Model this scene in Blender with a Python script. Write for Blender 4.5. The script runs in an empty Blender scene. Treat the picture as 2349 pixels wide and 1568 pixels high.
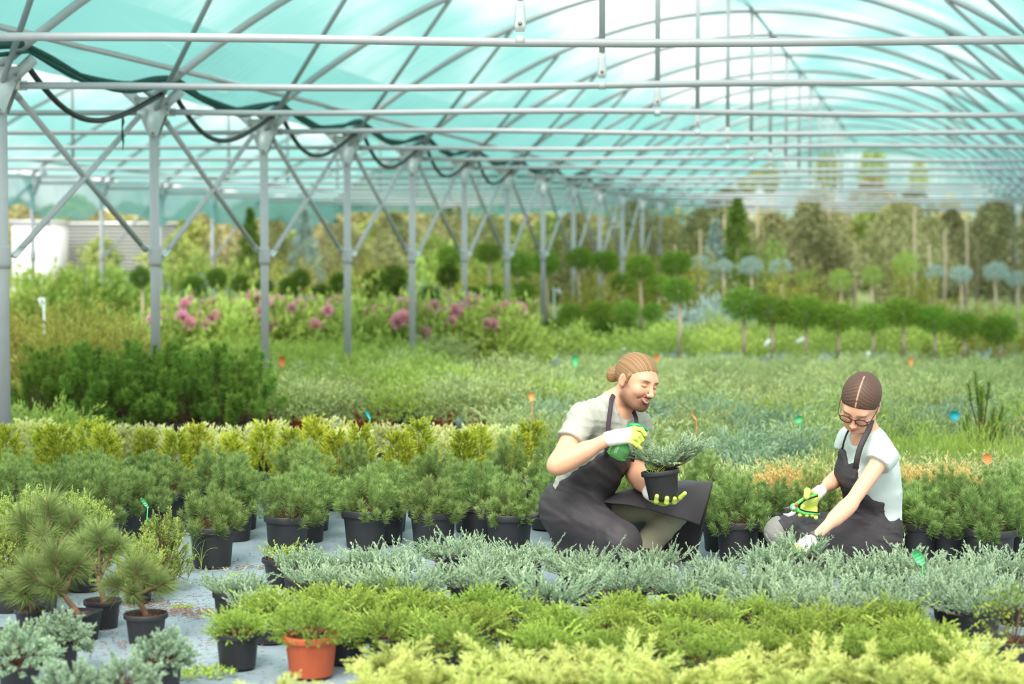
import bpy, math, random
import numpy as np
from mathutils import Vector, Matrix
C = bpy.context.scene.collection
R = math.radians
# ---------------------------------------------------------------- camera
F = 4250.0; CX = 1174.5; CY = 784.0; HOR = 585.0; CAMZ = 1.33
PITCH = math.atan((CY - HOR) / F)
cam = bpy.data.cameras.new('camera'); camo = bpy.data.objects.new('camera', cam); C.objects.link(camo)
camo.location = (0, 0, CAMZ); camo.rotation_euler = (math.pi/2 - PITCH, 0, 0)
cam.sensor_width = 36; cam.lens = F / 2349 * 36; cam.clip_end = 400
cam.dof.use_dof = True; cam.dof.focus_distance = 7.85; cam.dof.aperture_fstop = 2.3
bpy.context.scene.camera = camo
# ---------------------------------------------------------------- sky, sun, exposure
sc = bpy.context.scene
w = bpy.data.worlds.new('sky'); sc.world = w; w.use_nodes = True
nt = w.node_tree; nt.nodes.clear()
wo = nt.nodes.new('ShaderNodeOutputWorld'); bg = nt.nodes.new('ShaderNodeBackground')
tc = nt.nodes.new('ShaderNodeTexCoord'); sx = nt.nodes.new('ShaderNodeSeparateXYZ'); cr = nt.nodes.new('ShaderNodeValToRGB')
nt.links.new(tc.outputs['Generated'], sx.inputs[0]); nt.links.new(sx.outputs['Z'], cr.inputs[0])
cr.color_ramp.elements[0].position = 0.0; cr.color_ramp.elements[0].color = (0.97, 0.96, 0.935, 1)
cr.color_ramp.elements[1].position = 0.9; cr.color_ramp.elements[1].color = (1.0, 0.99, 0.965, 1)
nt.links.new(cr.outputs[0], bg.inputs[0]); bg.inputs[1].default_value = 1.2
nt.links.new(bg.outputs[0], wo.inputs[0])
sun = bpy.data.lights.new('sun', 'SUN'); sun.energy = 3.0; sun.angle = R(30); sun.color = (1, 0.97, 0.91)
suno = bpy.data.objects.new('sun', sun); C.objects.link(suno)
suno.rotation_euler = (R(38), R(-14), R(10))
sc.view_settings.view_transform = 'Standard'; sc.view_settings.look = 'None'
sc.view_settings.gamma = 1; sc.view_settings.use_curve_mapping = False
sc.view_settings.exposure = 0.64
# ---------------------------------------------------------------- pixel helpers (design numbers -> real positions)
cp, sp_ = math.cos(PITCH), math.sin(PITCH)
def W(px, py, D):
    dx = px - CX; dy = CY - py
    v = np.array([dx, F*cp + dy*sp_, -F*sp_ + dy*cp])
    t = D / v[1]
    return np.array([0, 0, CAMZ]) + v*t
def DG(py):                                   # depth of the ground seen at image row py
    dy = CY - py; vz = -F*sp_ + dy*cp; vy = F*cp + dy*sp_
    return CAMZ / (-vz) * vy
def G(px, py):
    p = W(px, py, DG(py)); p[2] = 0
    return p
def proj(p):
    v = np.array(p) - np.array([0, 0, CAMZ])
    f = v[1]*cp - v[2]*sp_; u = v[1]*sp_ + v[2]*cp
    return CX + F*v[0]/f, CY - F*u/f
# ---------------------------------------------------------------- materials
def new_mat(name):
    m = bpy.data.materials.new(name); m.use_nodes = True
    nt = m.node_tree; nt.nodes.clear()
    return m, nt, nt.nodes.new('ShaderNodeOutputMaterial')
def N(nt, t, **k):
    n = nt.nodes.new(t)
    for a, b in k.items(): setattr(n, a, b)
    return n
def srgb(r, g, b):
    f = lambda c: (c/255/12.92) if c/255 <= 0.04045 else ((c/255+0.055)/1.055)**2.4
    return (f(r), f(g), f(b), 1)
def mat(name, col, rough=0.6, metal=0.0, spec=0.5, var=0.12, scale=8.0, bump=0.0, bscale=60.0, stretch=(1,1,1), coord='Object'):
    m, nt, out = new_mat(name)
    b = N(nt, 'ShaderNodeBsdfPrincipled'); nt.links.new(b.outputs[0], out.inputs[0])
    b.inputs['Roughness'].default_value = rough; b.inputs['Metallic'].default_value = metal
    b.inputs['Specular IOR Level'].default_value = spec
    tc = N(nt, 'ShaderNodeTexCoord'); mp = N(nt, 'ShaderNodeMapping'); mp.inputs['Scale'].default_value = stretch
    nt.links.new(tc.outputs[coord], mp.inputs[0])
    no = N(nt, 'ShaderNodeTexNoise'); no.inputs['Scale'].default_value = scale; no.inputs['Detail'].default_value = 5
    nt.links.new(mp.outputs[0], no.inputs['Vector'])
    mx = N(nt, 'ShaderNodeMix', data_type='RGBA')
    nt.links.new(no.outputs['Fac'], mx.inputs[0])
    mx.inputs[6].default_value = tuple(c*(1-var) for c in col[:3]) + (1,)
    mx.inputs[7].default_value = tuple(min(1, c*(1+var)) for c in col[:3]) + (1,)
    nt.links.new(mx.outputs[2], b.inputs['Base Color'])
    if bump:
        n2 = N(nt, 'ShaderNodeTexNoise'); n2.inputs['Scale'].default_value = bscale; n2.inputs['Detail'].default_value = 6
        nt.links.new(mp.outputs[0], n2.inputs['Vector'])
        bp = N(nt, 'ShaderNodeBump'); bp.inputs['Strength'].default_value = bump; bp.inputs['Distance'].default_value = 0.01
        nt.links.new(n2.outputs['Fac'], bp.inputs['Height']); nt.links.new(bp.outputs[0], b.inputs['Normal'])
    return m
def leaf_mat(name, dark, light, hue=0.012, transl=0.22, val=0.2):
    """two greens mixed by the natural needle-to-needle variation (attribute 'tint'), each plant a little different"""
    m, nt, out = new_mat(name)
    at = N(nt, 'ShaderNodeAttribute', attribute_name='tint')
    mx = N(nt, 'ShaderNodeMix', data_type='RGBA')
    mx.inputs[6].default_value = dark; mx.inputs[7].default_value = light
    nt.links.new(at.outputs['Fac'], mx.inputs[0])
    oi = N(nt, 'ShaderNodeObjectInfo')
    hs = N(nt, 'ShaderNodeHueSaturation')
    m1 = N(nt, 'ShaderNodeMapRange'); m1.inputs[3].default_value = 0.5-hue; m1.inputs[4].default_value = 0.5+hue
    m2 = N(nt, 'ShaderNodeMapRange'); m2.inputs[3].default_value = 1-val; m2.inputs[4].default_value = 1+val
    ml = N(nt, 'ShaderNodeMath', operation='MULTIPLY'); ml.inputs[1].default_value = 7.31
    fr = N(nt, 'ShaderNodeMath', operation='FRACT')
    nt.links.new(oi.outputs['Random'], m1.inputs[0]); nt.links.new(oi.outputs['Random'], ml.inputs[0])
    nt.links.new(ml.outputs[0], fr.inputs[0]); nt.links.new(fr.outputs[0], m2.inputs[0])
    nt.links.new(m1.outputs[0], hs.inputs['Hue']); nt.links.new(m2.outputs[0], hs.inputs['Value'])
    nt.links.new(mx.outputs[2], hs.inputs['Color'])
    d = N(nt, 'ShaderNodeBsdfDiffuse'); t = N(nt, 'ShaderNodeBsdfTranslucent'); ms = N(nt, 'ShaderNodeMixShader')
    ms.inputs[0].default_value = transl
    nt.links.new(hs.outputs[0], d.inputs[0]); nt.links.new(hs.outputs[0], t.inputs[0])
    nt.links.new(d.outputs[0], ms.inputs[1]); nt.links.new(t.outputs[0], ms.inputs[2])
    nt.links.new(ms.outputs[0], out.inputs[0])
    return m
# ---------------------------------------------------------------- mesh builder
def nrm(v):
    v = np.asarray(v, float); return v / (np.linalg.norm(v, axis=-1, keepdims=True) + 1e-12)
class MB:
    def __init__(s): s.V = []; s.T = []; s.F = []; s.n = 0
    def add(s, V, F, mi=0, tint=0.5):
        V = np.asarray(V, np.float32).reshape(-1, 3); F = np.asarray(F, np.int64)
        if len(F) == 0: return
        s.V.append(V); s.F.append((F + s.n, mi)); s.n += len(V)
        t = np.asarray(tint, np.float32)
        s.T.append(np.full(len(V), float(t), np.float32) if t.ndim == 0 else t.astype(np.float32))
    def blades(s, P, D, L, Wd, t0=0.3, t1=0.6, mi=0, rng=None, mid=0.45, droop=0.0):
        P = np.asarray(P, float); n = len(P); D = nrm(D); L = np.broadcast_to(np.asarray(L, float), n)[:, None]
        Wd = np.broadcast_to(np.asarray(Wd, float), n)[:, None]
        r = rng.normal(size=(n, 3)); S = nrm(np.cross(D, r))
        tip = P + D*L; tip[:, 2] -= (droop*L)[:, 0]
        m = P + D*L*mid
        V = np.stack([P, m+S*Wd/2, tip, m-S*Wd/2], 1).reshape(-1, 3)
        F = np.arange(n*4).reshape(-1, 4)
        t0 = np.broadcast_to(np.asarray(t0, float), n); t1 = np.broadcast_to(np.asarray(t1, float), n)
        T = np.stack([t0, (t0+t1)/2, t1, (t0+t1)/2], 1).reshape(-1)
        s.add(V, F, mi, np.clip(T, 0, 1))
    def tube(s, pts, rad, n=8, mi=0, tint=0.5, cap=True, flat=None, flatdir=None):
        pts = np.asarray(pts, float); k = len(pts); rad = np.broadcast_to(np.asarray(rad, float), k)
        T = np.gradient(pts, axis=0); T = nrm(T)
        up = np.array([0, 0, 1.]) if abs(T[0][2]) < 0.9 else np.array([1., 0, 0])
        if flatdir is not None: up = np.asarray(flatdir, float)
        a = nrm(np.cross(T[0], up)); V = []
        th = np.arange(n)*2*math.pi/n
        for i in range(k):
            if flatdir is not None: a = nrm(np.cross(T[i], up))
            a = nrm(a - T[i]*np.dot(a, T[i])); b = np.cross(T[i], a)
            fl = 1 if flat is None else flat
            V.append(pts[i] + rad[i]*(np.cos(th)[:, None]*a + np.sin(th)[:, None]*b*fl))
        V = np.concatenate(V)
        i = np.arange(k-1)[:, None]*n; j = np.arange(n)[None]; j2 = (j+1) % n
        Fq = np.stack([i+j, i+j2, i+n+j2, i+n+j], -1).reshape(-1, 4)
        n0 = s.n
        s.add(V, Fq, mi, tint)
        if cap:
            s.F.append((np.array([list(range(n-1, -1, -1))])+n0, mi)); s.F.append((np.array([list(range(n))])+n0+(k-1)*n, mi))
    def box(s, c, h, M=None, mi=0, tint=0.5):
        q = np.array([[x, y, z] for x in (-1, 1) for y in (-1, 1) for z in (-1, 1)], float)*np.asarray(h)
        if M is not None: q = q @ np.asarray(M).T
        s.add(q + np.asarray(c), [[0, 1, 3, 2], [4, 6, 7, 5], [0, 4, 5, 1], [2, 3, 7, 6], [0, 2, 6, 4], [1, 5, 7, 3]], mi, tint)
    def lathe(s, prof, n=32, c=(0, 0, 0), mi=0, tint=0.5, M=None):
        th = np.arange(n)*2*math.pi/n; V = []
        for r, z in prof: V.append(np.stack([r*np.cos(th), r*np.sin(th), np.full(n, z)], 1))
        V = np.concatenate(V); k = len(prof)
        if M is not None: V = V @ np.asarray(M).T
        V = V + np.asarray(c)
        i = np.arange(k-1)[:, None]*n; j = np.arange(n)[None]; j2 = (j+1) % n
        s.add(V, np.stack([i+j, i+j2, i+n+j2, i+n+j], -1).reshape(-1, 4), mi, tint)
    def grid(s, P, mi=0, tint=0.5):
        P = np.asarray(P, float); a, b = P.shape[:2]
        i = np.arange(a-1)[:, None]*b; j = np.arange(b-1)[None]
        s.add(P.reshape(-1, 3), np.stack([i+j, i+j+1, i+b+j+1, i+b+j], -1).reshape(-1, 4), mi, tint)
    def mesh(s, name, mats, smooth=True):
        me = bpy.data.meshes.new(name)
        V = np.concatenate(s.V); T = np.concatenate(s.T)
        me.vertices.add(len(V)); me.vertices.foreach_set('co', V.ravel())
        lv = []; ls = []; mi = []; st = 0
        for f, m in s.F:
            k = f.shape[1]; lv.append(f.ravel()); ls.append(st + np.arange(len(f))*k); st += len(f)*k
            mi.append(np.full(len(f), m))
        lv = np.concatenate(lv).astype(np.int32); ls = np.concatenate(ls).astype(np.int32); mi = np.concatenate(mi).astype(np.int32)
        me.loops.add(len(lv)); me.loops.foreach_set('vertex_index', lv)
        me.polygons.add(len(ls)); me.polygons.foreach_set('loop_start', ls)
        me.polygons.foreach_set('material_index', mi)
        me.update(calc_edges=True)
        if smooth: me.polygons.foreach_set('use_smooth', np.ones(len(ls), bool))
        at = me.attributes.new('tint', 'FLOAT', 'POINT'); at.data.foreach_set('value', T)
        for m in (mats if isinstance(mats, (list, tuple)) else [mats]): me.materials.append(m)
        me.validate()
        return me
    def build(s, name, mats, parent=None, smooth=True):
        o = bpy.data.objects.new(name, s.mesh(name, mats, smooth)); C.objects.link(o)
        if parent: o.parent = parent
        return o
def tag(o, label=None, cat=None, group=None, kind=None):
    if label: o['label'] = label
    if cat: o['category'] = cat
    if group: o['group'] = group
    if kind: o['kind'] = kind
    return o
def thing(name, loc, label, cat, group=None, rz=0, sc_=1.0):
    o = bpy.data.objects.new(name, None); C.objects.link(o); o.location = loc; o.rotation_euler = (0, 0, rz)
    o.scale = (sc_,)*3; o.empty_display_size = 0.1
    return tag(o, label, cat, group)
def inst(name, me, parent=None, loc=(0, 0, 0), rot=(0, 0, 0), s=1.0):
    o = bpy.data.objects.new(name, me); C.objects.link(o)
    o.location = loc; o.rotation_euler = rot; o.scale = (s,)*3 if np.isscalar(s) else s
    if parent: o.parent = parent
    return o
ORD = ['zeroth','first','second','third','fourth','fifth','sixth','seventh','eighth','ninth','tenth','eleventh','twelfth','thirteenth','fourteenth','fifteenth','sixteenth','seventeenth','eighteenth','nineteenth','twentieth','twenty-first','twenty-second','twenty-third','twenty-fourth','twenty-fifth','twenty-sixth','twenty-seventh','twenty-eighth','twenty-ninth','thirtieth','thirty-first','thirty-second','thirty-third','thirty-fourth','thirty-fifth','thirty-sixth','thirty-seventh','thirty-eighth','thirty-ninth','fortieth']
# ================================================================ SETTING
# ground cloth: pale woven fabric with creases and scattered debris stains
def ground_mat():
    m, nt, out = new_mat('woven_ground_cloth')
    b = N(nt, 'ShaderNodeBsdfPrincipled'); nt.links.new(b.outputs[0], out.inputs[0]); b.inputs['Roughness'].default_value = 0.75
    tc = N(nt, 'ShaderNodeTexCoord')
    n1 = N(nt, 'ShaderNodeTexNoise'); n1.inputs['Scale'].default_value = 1.6; n1.inputs['Detail'].default_value = 8
    n2 = N(nt, 'ShaderNodeTexNoise'); n2.inputs['Scale'].default_value = 38; n2.inputs['Detail'].default_value = 4
    nt.links.new(tc.outputs['Object'], n1.inputs['Vector']); nt.links.new(tc.outputs['Object'], n2.inputs['Vector'])
    r1 = N(nt, 'ShaderNodeValToRGB'); r1.color_ramp.elements[0].position = .35; r1.color_ramp.elements[1].position = .7
    r1.color_ramp.elements[0].color = srgb(118, 134, 143); r1.color_ramp.elements[1].color = srgb(150, 166, 173)
    nt.links.new(n1.outputs['Fac'], r1.inputs[0])
    r2 = N(nt, 'ShaderNodeValToRGB'); r2.color_ramp.elements[0].position = .60; r2.color_ramp.elements[1].position = .72
    r2.color_ramp.elements[0].color = (0, 0, 0, 1); r2.color_ramp.elements[1].color = (1, 1, 1, 1)
    nt.links.new(n2.outputs['Fac'], r2.inputs[0])
    mx = N(nt, 'ShaderNodeMix', data_type='RGBA'); nt.links.new(r2.outputs[0], mx.inputs[0])
    nt.links.new(r1.outputs[0], mx.inputs[6]); mx.inputs[7].default_value = srgb(92, 88, 78)
    nt.links.new(mx.outputs[2], b.inputs['Base Color'])
    wv = N(nt, 'ShaderNodeTexWave'); wv.inputs['Scale'].default_value = 2.2; wv.inputs['Distortion'].default_value = 3; wv.inputs['Detail'].default_value = 3
    nt.links.new(tc.outputs['Object'], wv.inputs['Vector'])
    bp = N(nt, 'ShaderNodeBump'); bp.inputs['Strength'].default_value = .35; bp.inputs['Distance'].default_value = .02
    nt.links.new(wv.outputs['Fac'], bp.inputs['Height']); nt.links.new(bp.outputs[0], b.inputs['Normal'])
    return m
def under_mat():
    return mat('grass_and_soil', srgb(104, 118, 62), 0.9, var=0.45, scale=1.2, bump=0.4)
fl = MB()
xs = np.linspace(-16, 16, 129); ys = np.linspace(3.5, 40, 147)
X, Y = np.meshgrid(xs, ys, indexing='ij')
Z = 0.006*np.sin(X*2.1+np.sin(Y*1.7)*1.5)*np.sin(Y*1.3+X*.4) - 0.006
fl.grid(np.stack([X, Y, Z], -1)); fo = fl.build('floor', ground_mat()); fo['kind'] = 'structure'
g2 = MB(); g2.grid(np.array([[[-90, -6, -.03], [90, -6, -.03]], [[-90, 190, -.03], [90, 190, -.03]]], float)[:, :, :])
go = g2.build('floor', under_mat(), smooth=False); go['kind'] = 'structure'

# ---------------------------------------------------------------- greenhouse frame
STEEL = mat('galvanised_steel', srgb(180, 179, 182), 0.5, 0.15, var=0.10, scale=14, stretch=(1, 1, 1))
PLATE = mat('galvanised_plate', srgb(205, 208, 208), 0.4, 0.3, var=0.12, scale=30)
BOLT = mat('dull_bolt', srgb(150, 145, 132), 0.4, 0.7)
DARKN = mat('rolled_dark_netting', srgb(38, 84, 76), 0.9, var=0.5, scale=25, bump=0.8, bscale=80)
HOSE = mat('black_hose', srgb(38, 40, 42), 0.45)
SK = 0.2331                                    # the rows run a little to the right as they recede
HWD = 3.65; Z0 = 2.36; ZR = 3.95; SP = 2.175; DP1 = 11.31
def rx(X0, D): return X0 + SK*D
ROWL, RIDGE, ROWR, ROWF = -5.74, -2.09, 1.56, -13.04
def arch_pts(Xl, D, n=25, z0=Z0, zr=ZR, hw=HWD):
    u = np.linspace(-1, 1, n)
    return np.stack([rx(Xl, D)+hw+u*hw, np.full(n, D), z0+.12+(zr-z0-.12)*(1-np.abs(u)**2.1)], 1)
def post(D, X0, far=False, lab='', grp=None):
    x = rx(X0, D)
    t = thing('steel_post', (x, D, 0), lab, 'post', grp)
    m = MB(); m.tube([(0, 0, 0), (0, 0, Z0)], .035, 16); m.build('pole', STEEL, t)
    m = MB(); m.tube([(0, 0, 1.25), (0, 0, 1.28), (0, 0, 1.37), (0, 0, 1.4)], [.043, .047, .047, .043], 16)
    m.build('brace_collar', STEEL, t)
    # fork plate : pair of trapezoid cheeks + two sockets in a V
    p = MB()
    for sy in (-1, 1):
        q = np.array([(-.034, -.17), (.034, -.17), (.10, .0), (.135, .11), (-.135, .11), (-.10, .0)])
        V = [(a, sy*.046, Z0+b) for a, b in q] + [(a, sy*.041, Z0+b) for a, b in q]
        k = len(q)
        p.add(V, [[i, (i+1) % k, k+(i+1) % k, k+i] for i in range(k)])
        p.F.append((np.array([list(range(k))])+p.n-2*k, 0)); p.F.append((np.array([list(range(2*k-1, k-1, -1))])+p.n-2*k, 0))
    p.build('fork_plate', PLATE, t, smooth=False)
    for s_ in (-1, 1):
        q = MB(); q.tube([(0, 0, Z0-.02), (s_*.20, 0, Z0+.16)], .036, 14); q.build('fork_socket', STEEL, t)
    if not far:
        for bx_, bz in ((0, -.15), (.1, .06), (-.1, .06), (.11, .02)):
            q = MB(); q.tube([(bx_, -.058, Z0+bz), (bx_, -.045, Z0+bz)], .009, 6); q.build('bolt', BOLT, t)
    return t
def bar(name, a, b, r, lab, cat, grp=None, n=12, m_=None, flat_ends=False):
    a = np.asarray(a, float); b = np.asarray(b, float); m = MB()
    d = nrm(b-a)
    if flat_ends:
        L = np.linalg.norm(b-a); e = min(.12, L*.1)
        m.tube([a+d*e, b-d*e], r, n)
        o = m.build(name, m_ or STEEL); o.data.name = name
        for q0, q1 in ((a, a+d*e), (b, b-d*e)):
            k = MB(); k.tube([q0, q1], r*1.15, 10, flat=.35, flatdir=(0, 1, 0.01)); k.build('flattened_end', PLATE, o)
    else:
        m.tube([a, b], r, n); o = m.build(name, m_ or STEEL)
    return tag(o, lab, cat, grp)
NP = 13
for k in range(0, NP):
    D = DP1 + k*SP
    w_ = 'leftmost and nearest' if k == 0 else ORD[k+1] + ' nearest'
    post(D, ROWL, k > 4, f'grey steel post, {w_} in the main row beside the nursery bed', 'posts of the main row')
    if k < NP-1:
        D2 = D+SP; a = (rx(ROWL, D), D); b = (rx(ROWL, D2), D2)
        bar('diagonal_brace', (a[0]+.05, a[1]+.05, 1.32), (b[0]-.05, b[1]-.05, Z0+.02), .021, f'slanting tube rising away from the foot collar of main-row post {ORD[k+1]} from the left', 'brace', 'diagonal braces of the main row', flat_ends=True)
        bar('diagonal_brace', (a[0]+.05, a[1]+.05, Z0-.02), (b[0]-.05, b[1]-.05, 1.36), .021, f'slanting tube descending from the top of main-row post {ORD[k+1]} from the left', 'brace', 'diagonal braces of the main row', flat_ends=True)
for k in range(2, 11):
    D = DP1 + k*SP*1.0
    post(D, ROWF, True, f'slim distant post, {ORD[k-1]} nearest in the far left row', 'posts of the far left row')
    if k % 2 == 0:
        bar('diagonal_brace', (rx(ROWF, D)+.05, D, 1.32), (rx(ROWF, D+SP), D+SP, Z0), .021, f'faint slanting tube beside distant post {ORD[k-1]} of the far left row', 'brace', 'diagonal braces of the far left row')
for k in range(13, 17):
    D = DP1 + k*SP
    post(D, ROWR, True, f'distant post at the right edge, {ORD[k-12]} of the right row', 'posts of the right row')
# arches, ties, hangers
for k in range(-1, 16):
    D = DP1 + k*SP
    m = MB(); m.tube(arch_pts(ROWL, D, 33), .029, 12)
    tag(m.build('roof_arch', STEEL), f'curved grey roof hoop of the main bay, {ORD[k+2]} counted from the camera', 'roof arch', 'roof hoops of the main bay')
    zz = Z0 + (.02 if k < 0 else 0)
    t = tag(bpy.data.objects.new('tie_bar', None), f'long horizontal tie tube under the main roof, {ORD[k+2]} counted from the camera', 'tie bar', 'tie tubes of the main bay')
    C.objects.link(t); t.location = (rx(RIDGE, D), D, zz)
    m = MB(); u = np.linspace(-HWD+.12, HWD-.12, 13); wob = .012*np.sin(u*1.3+k*2.1) + (.014*(u/HWD) if k % 3 == 0 else -.012*(u/HWD))
    m.tube(np.stack([u, 0*u, wob], 1), .0215, 12); m.build('tube', STEEL, t)
    if k < 6:
        for s_ in (-1, 1):
            q = MB(); q.tube([(s_*(HWD-.16), 0, wob[0 if s_ < 0 else -1]), (s_*(HWD-.02), 0, wob[0 if s_ < 0 else -1])], .03, 10, flat=.3, flatdir=(0, 1, .01)); q.build('flattened_end', PLATE, t)
        q = MB(); q.tube([(-.022, 0, 0.0), (.022, 0, 0.0)], .026, 12); q.build('clamp_ring', PLATE, t)
    if k < 13:
        h = thing('hanger_rod', (rx(RIDGE, D), D, zz+.03), f'vertical hanger tube over the middle of tie tube {ORD[k+2]}, counted from the camera', 'hanger rod', 'vertical hangers under the ridge')
        q = MB(); q.tube([(0, 0, .17), (0, 0, ZR-Z0-.06)], .019, 12); q.build('tube', STEEL, h)
        q = MB()
        q.tube([(0, 0, .2), (0, 0, .13), (0, 0, .04), (0, 0, .012)], [.019, .024, .03, .02], 14, flat=.32, flatdir=(0, 1, .01)); q.build('flattened_end', PLATE, h)
        if k < 4:
            q = MB(); q.tube([(0, -.02, .05), (0, 0, .05)], .010, 6); q.build('bolt', BOLT, h)
# ties + arches of the neighbouring bay on the left
for k in range(-1, 14):
    D = DP1 + k*SP
    m = MB(); m.tube(arch_pts(ROWF, D, 21), .026, 8)
    tag(m.build('roof_arch', STEEL), f'curved roof hoop of the left neighbouring bay, {ORD[k+2]} counted from the camera', 'roof arch', 'roof hoops of the left bay')
    bar('tie_bar', (rx(ROWF, D)+.12, D, Z0), (rx(ROWF, D)+2*HWD-.12, D, Z0), .02, f'horizontal tie tube of the left neighbouring bay, {ORD[k+2]} counted from the camera', 'tie bar', 'tie tubes of the left bay')
    if k > 0:
        bar('hanger_rod', (rx(ROWF, D)+HWD, D, Z0), (rx(ROWF, D)+HWD, D, ZR), .018, f'thin vertical hanger of the left neighbouring bay, {ORD[k]} nearest', 'hanger rod', 'vertical hangers of the left bay', n=8)
# wind struts: from a post top forward to the next arch nearer the camera, on both sides
for k in range(0, 12):
    D = DP1 + k*SP; A = arch_pts(ROWL, D-SP, 201)
    j = np.argmin(abs(A[:, 0]-(rx(ROWL, D-SP)+1.56)))
    bar('wind_strut', (rx(ROWL, D)+.02, D-.03, Z0+.02), A[j]-np.array([0, 0, .03]), .019, f'slanting strut from main-row post top {ORD[k+1]} up to the nearer hoop', 'strut', 'slanting struts on the left of the roof')
    j = np.argmin(abs(A[:, 0]-(rx(ROWR, D-SP)-1.56)))
    bar('wind_strut', (rx(ROWR, D)-.02, D-.03, Z0+.02), A[j]-np.array([0, 0, .03]), .019, f'slanting strut on the right of the roof, {ORD[k+1]} counted from the camera', 'strut', 'slanting struts on the right of the roof')
# ridge and eave purlins
D0, D1 = DP1-SP*1.6, DP1+15.3*SP
for X0, z, lab in ((RIDGE, ZR+.02, 'long straight tube along the ridge of the main roof'), (ROWL+.22, Z0+.30, 'long eave tube along the right side of the main post row'), (ROWL-.22, Z0+.30, 'long eave tube along the left side of the main post row'), (ROWR-.2, Z0+.3, 'long eave tube along the right edge of the main roof'), (ROWF+.2, Z0+.3, 'long eave tube of the far left post row')):
    bar('purlin', (rx(X0, D0), D0, z), (rx(X0, D1), D1, z), .021, lab, 'roof tube')
# rolled netting in the gutter and sagging hose between posts
rg = random.Random(3)
for k in range(-1, 9):
    D = DP1 + k*SP
    m = MB(); u = np.linspace(0, 1, 18)
    base = np.stack([rx(ROWL, D+u*SP)+.12, D+u*SP, Z0+.25-.13*np.sin(u*math.pi)**1.2], 1)
    m.tube(base, .022+.020*np.abs(np.sin(u*9+k)), 12, flat=.7)
    m.tube(base+np.array([.05, 0, -.05]), .010+.015*np.abs(np.sin(u*7+k)), 8, flat=.6)
    tag(m.build('rolled_netting', DARKN), f'dark green netting bundled along the eave past main-row post {ORD[k+1]}' if k >= 0 else 'dark green netting bundled along the eave before the leftmost post', 'netting', 'netting bundles along the eave')
    if 0 <= k < 6:
        m = MB(); s_ = np.sin(u*math.pi)
        m.tube(np.stack([rx(ROWL, D+u*SP*.9)+.16-.05*s_, D+u*SP*.9, Z0+.12-.30*s_*(1-.25*u)], 1), .019, 10)
        tag(m.build('irrigation_hose', HOSE), f'sagging black hose hanging right behind main-row post {ORD[k+1]} from the left', 'hose', 'hoses sagging from the eave')
m = MB(); p0 = W(281, 262, 12.9)
m.tube([p0+np.array([.004*math.sin(i*2), 0, -i*.05]) for i in range(6)], [.004, .012, .005, .013, .006, .002], 6)
tag(m.build('hanging_cord', DARKN), 'short dark cord dangling from the first sagging hose', 'cord')
# ---------------------------------------------------------------- shade net
def net_mat(name, density=0.56, tealness=0.5):
    m, nt, out = new_mat(name)
    tc = N(nt, 'ShaderNodeTexCoord')
    mp = N(nt, 'ShaderNodeMapping'); mp.inputs['Scale'].default_value = (1, .3, 1); nt.links.new(tc.outputs['Object'], mp.inputs[0])
    ad = N(nt, 'ShaderNodeAttribute', attribute_name='tint')
    n1 = N(nt, 'ShaderNodeTexNoise'); n1.inputs['Scale'].default_value = .8; n1.inputs['Detail'].default_value = 4; nt.links.new(mp.outputs[0], n1.inputs['Vector'])
    mp2 = N(nt, 'ShaderNodeMapping'); mp2.inputs['Scale'].default_value = (.25, 9, .25); nt.links.new(tc.outputs['Object'], mp2.inputs[0])
    n2 = N(nt, 'ShaderNodeTexNoise'); n2.inputs['Scale'].default_value = 3; n2.inputs['Detail'].default_value = 3; nt.links.new(mp2.outputs[0], n2.inputs['Vector'])
    wv = N(nt, 'ShaderNodeTexWave', bands_direction='Y'); wv.inputs['Scale'].default_value = 14; wv.inputs['Distortion'].default_value = 9; wv.inputs['Detail'].default_value = 1; wv.inputs['Detail Scale'].default_value = .25
    nt.links.new(tc.outputs['Object'], wv.inputs['Vector'])
    lw = N(nt, 'ShaderNodeLayerWeight'); lw.inputs[0].default_value = .5
    def math_(op, a, b):
        x = N(nt, 'ShaderNodeMath', operation=op)
        for i, v in enumerate((a, b)):
            if isinstance(v, (int, float)): x.inputs[i].default_value = v
            else: nt.links.new(v, x.inputs[i])
        return x.outputs[0]
    f = math_('MULTIPLY', math_('POWER', lw.outputs['Facing'], 3.0), .25)
    a = math_('MULTIPLY', math_('SUBTRACT', n1.outputs['Fac'], .5), .85)
    b = math_('MULTIPLY', math_('SUBTRACT', n2.outputs['Fac'], .5), .34)
    c = math_('MULTIPLY', math_('SUBTRACT', wv.outputs['Fac'], .5), .22)
    s = math_('ADD', math_('ADD', math_('ADD', f, a), math_('ADD', b, c)), math_('ADD', ad.outputs['Fac'], density-.5))
    cl = N(nt, 'ShaderNodeClamp'); cl.inputs['Min'].default_value = .25; cl.inputs['Max'].default_value = .97; nt.links.new(s, cl.inputs['Value'])
    tr = N(nt, 'ShaderNodeBsdfTransparent'); tr.inputs[0].default_value = (.97, 1, 1, 1)
    tl = N(nt, 'ShaderNodeBsdfTranslucent'); tl.inputs[0].default_value = (.19, .46, .44, 1)
    df = N(nt, 'ShaderNodeBsdfDiffuse'); df.inputs[0].default_value = (.16, .40, .38, 1)
    m1 = N(nt, 'ShaderNodeMixShader'); m1.inputs[0].default_value = .3
    nt.links.new(tl.outputs[0], m1.inputs[1]); nt.links.new(df.outputs[0], m1.inputs[2])
    m2 = N(nt, 'ShaderNodeMixShader'); nt.links.new(cl.outputs[0], m2.inputs[0])
    nt.links.new(tr.outputs[0], m2.inputs[1]); nt.links.new(m1.outputs[0], m2.inputs[2]); nt.links.new(m2.outputs[0], out.inputs[0])
    return m
NET = net_mat('turquoise_shade_net', .50)
NET2 = net_mat('turquoise_shade_net_dense', .80)
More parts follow.
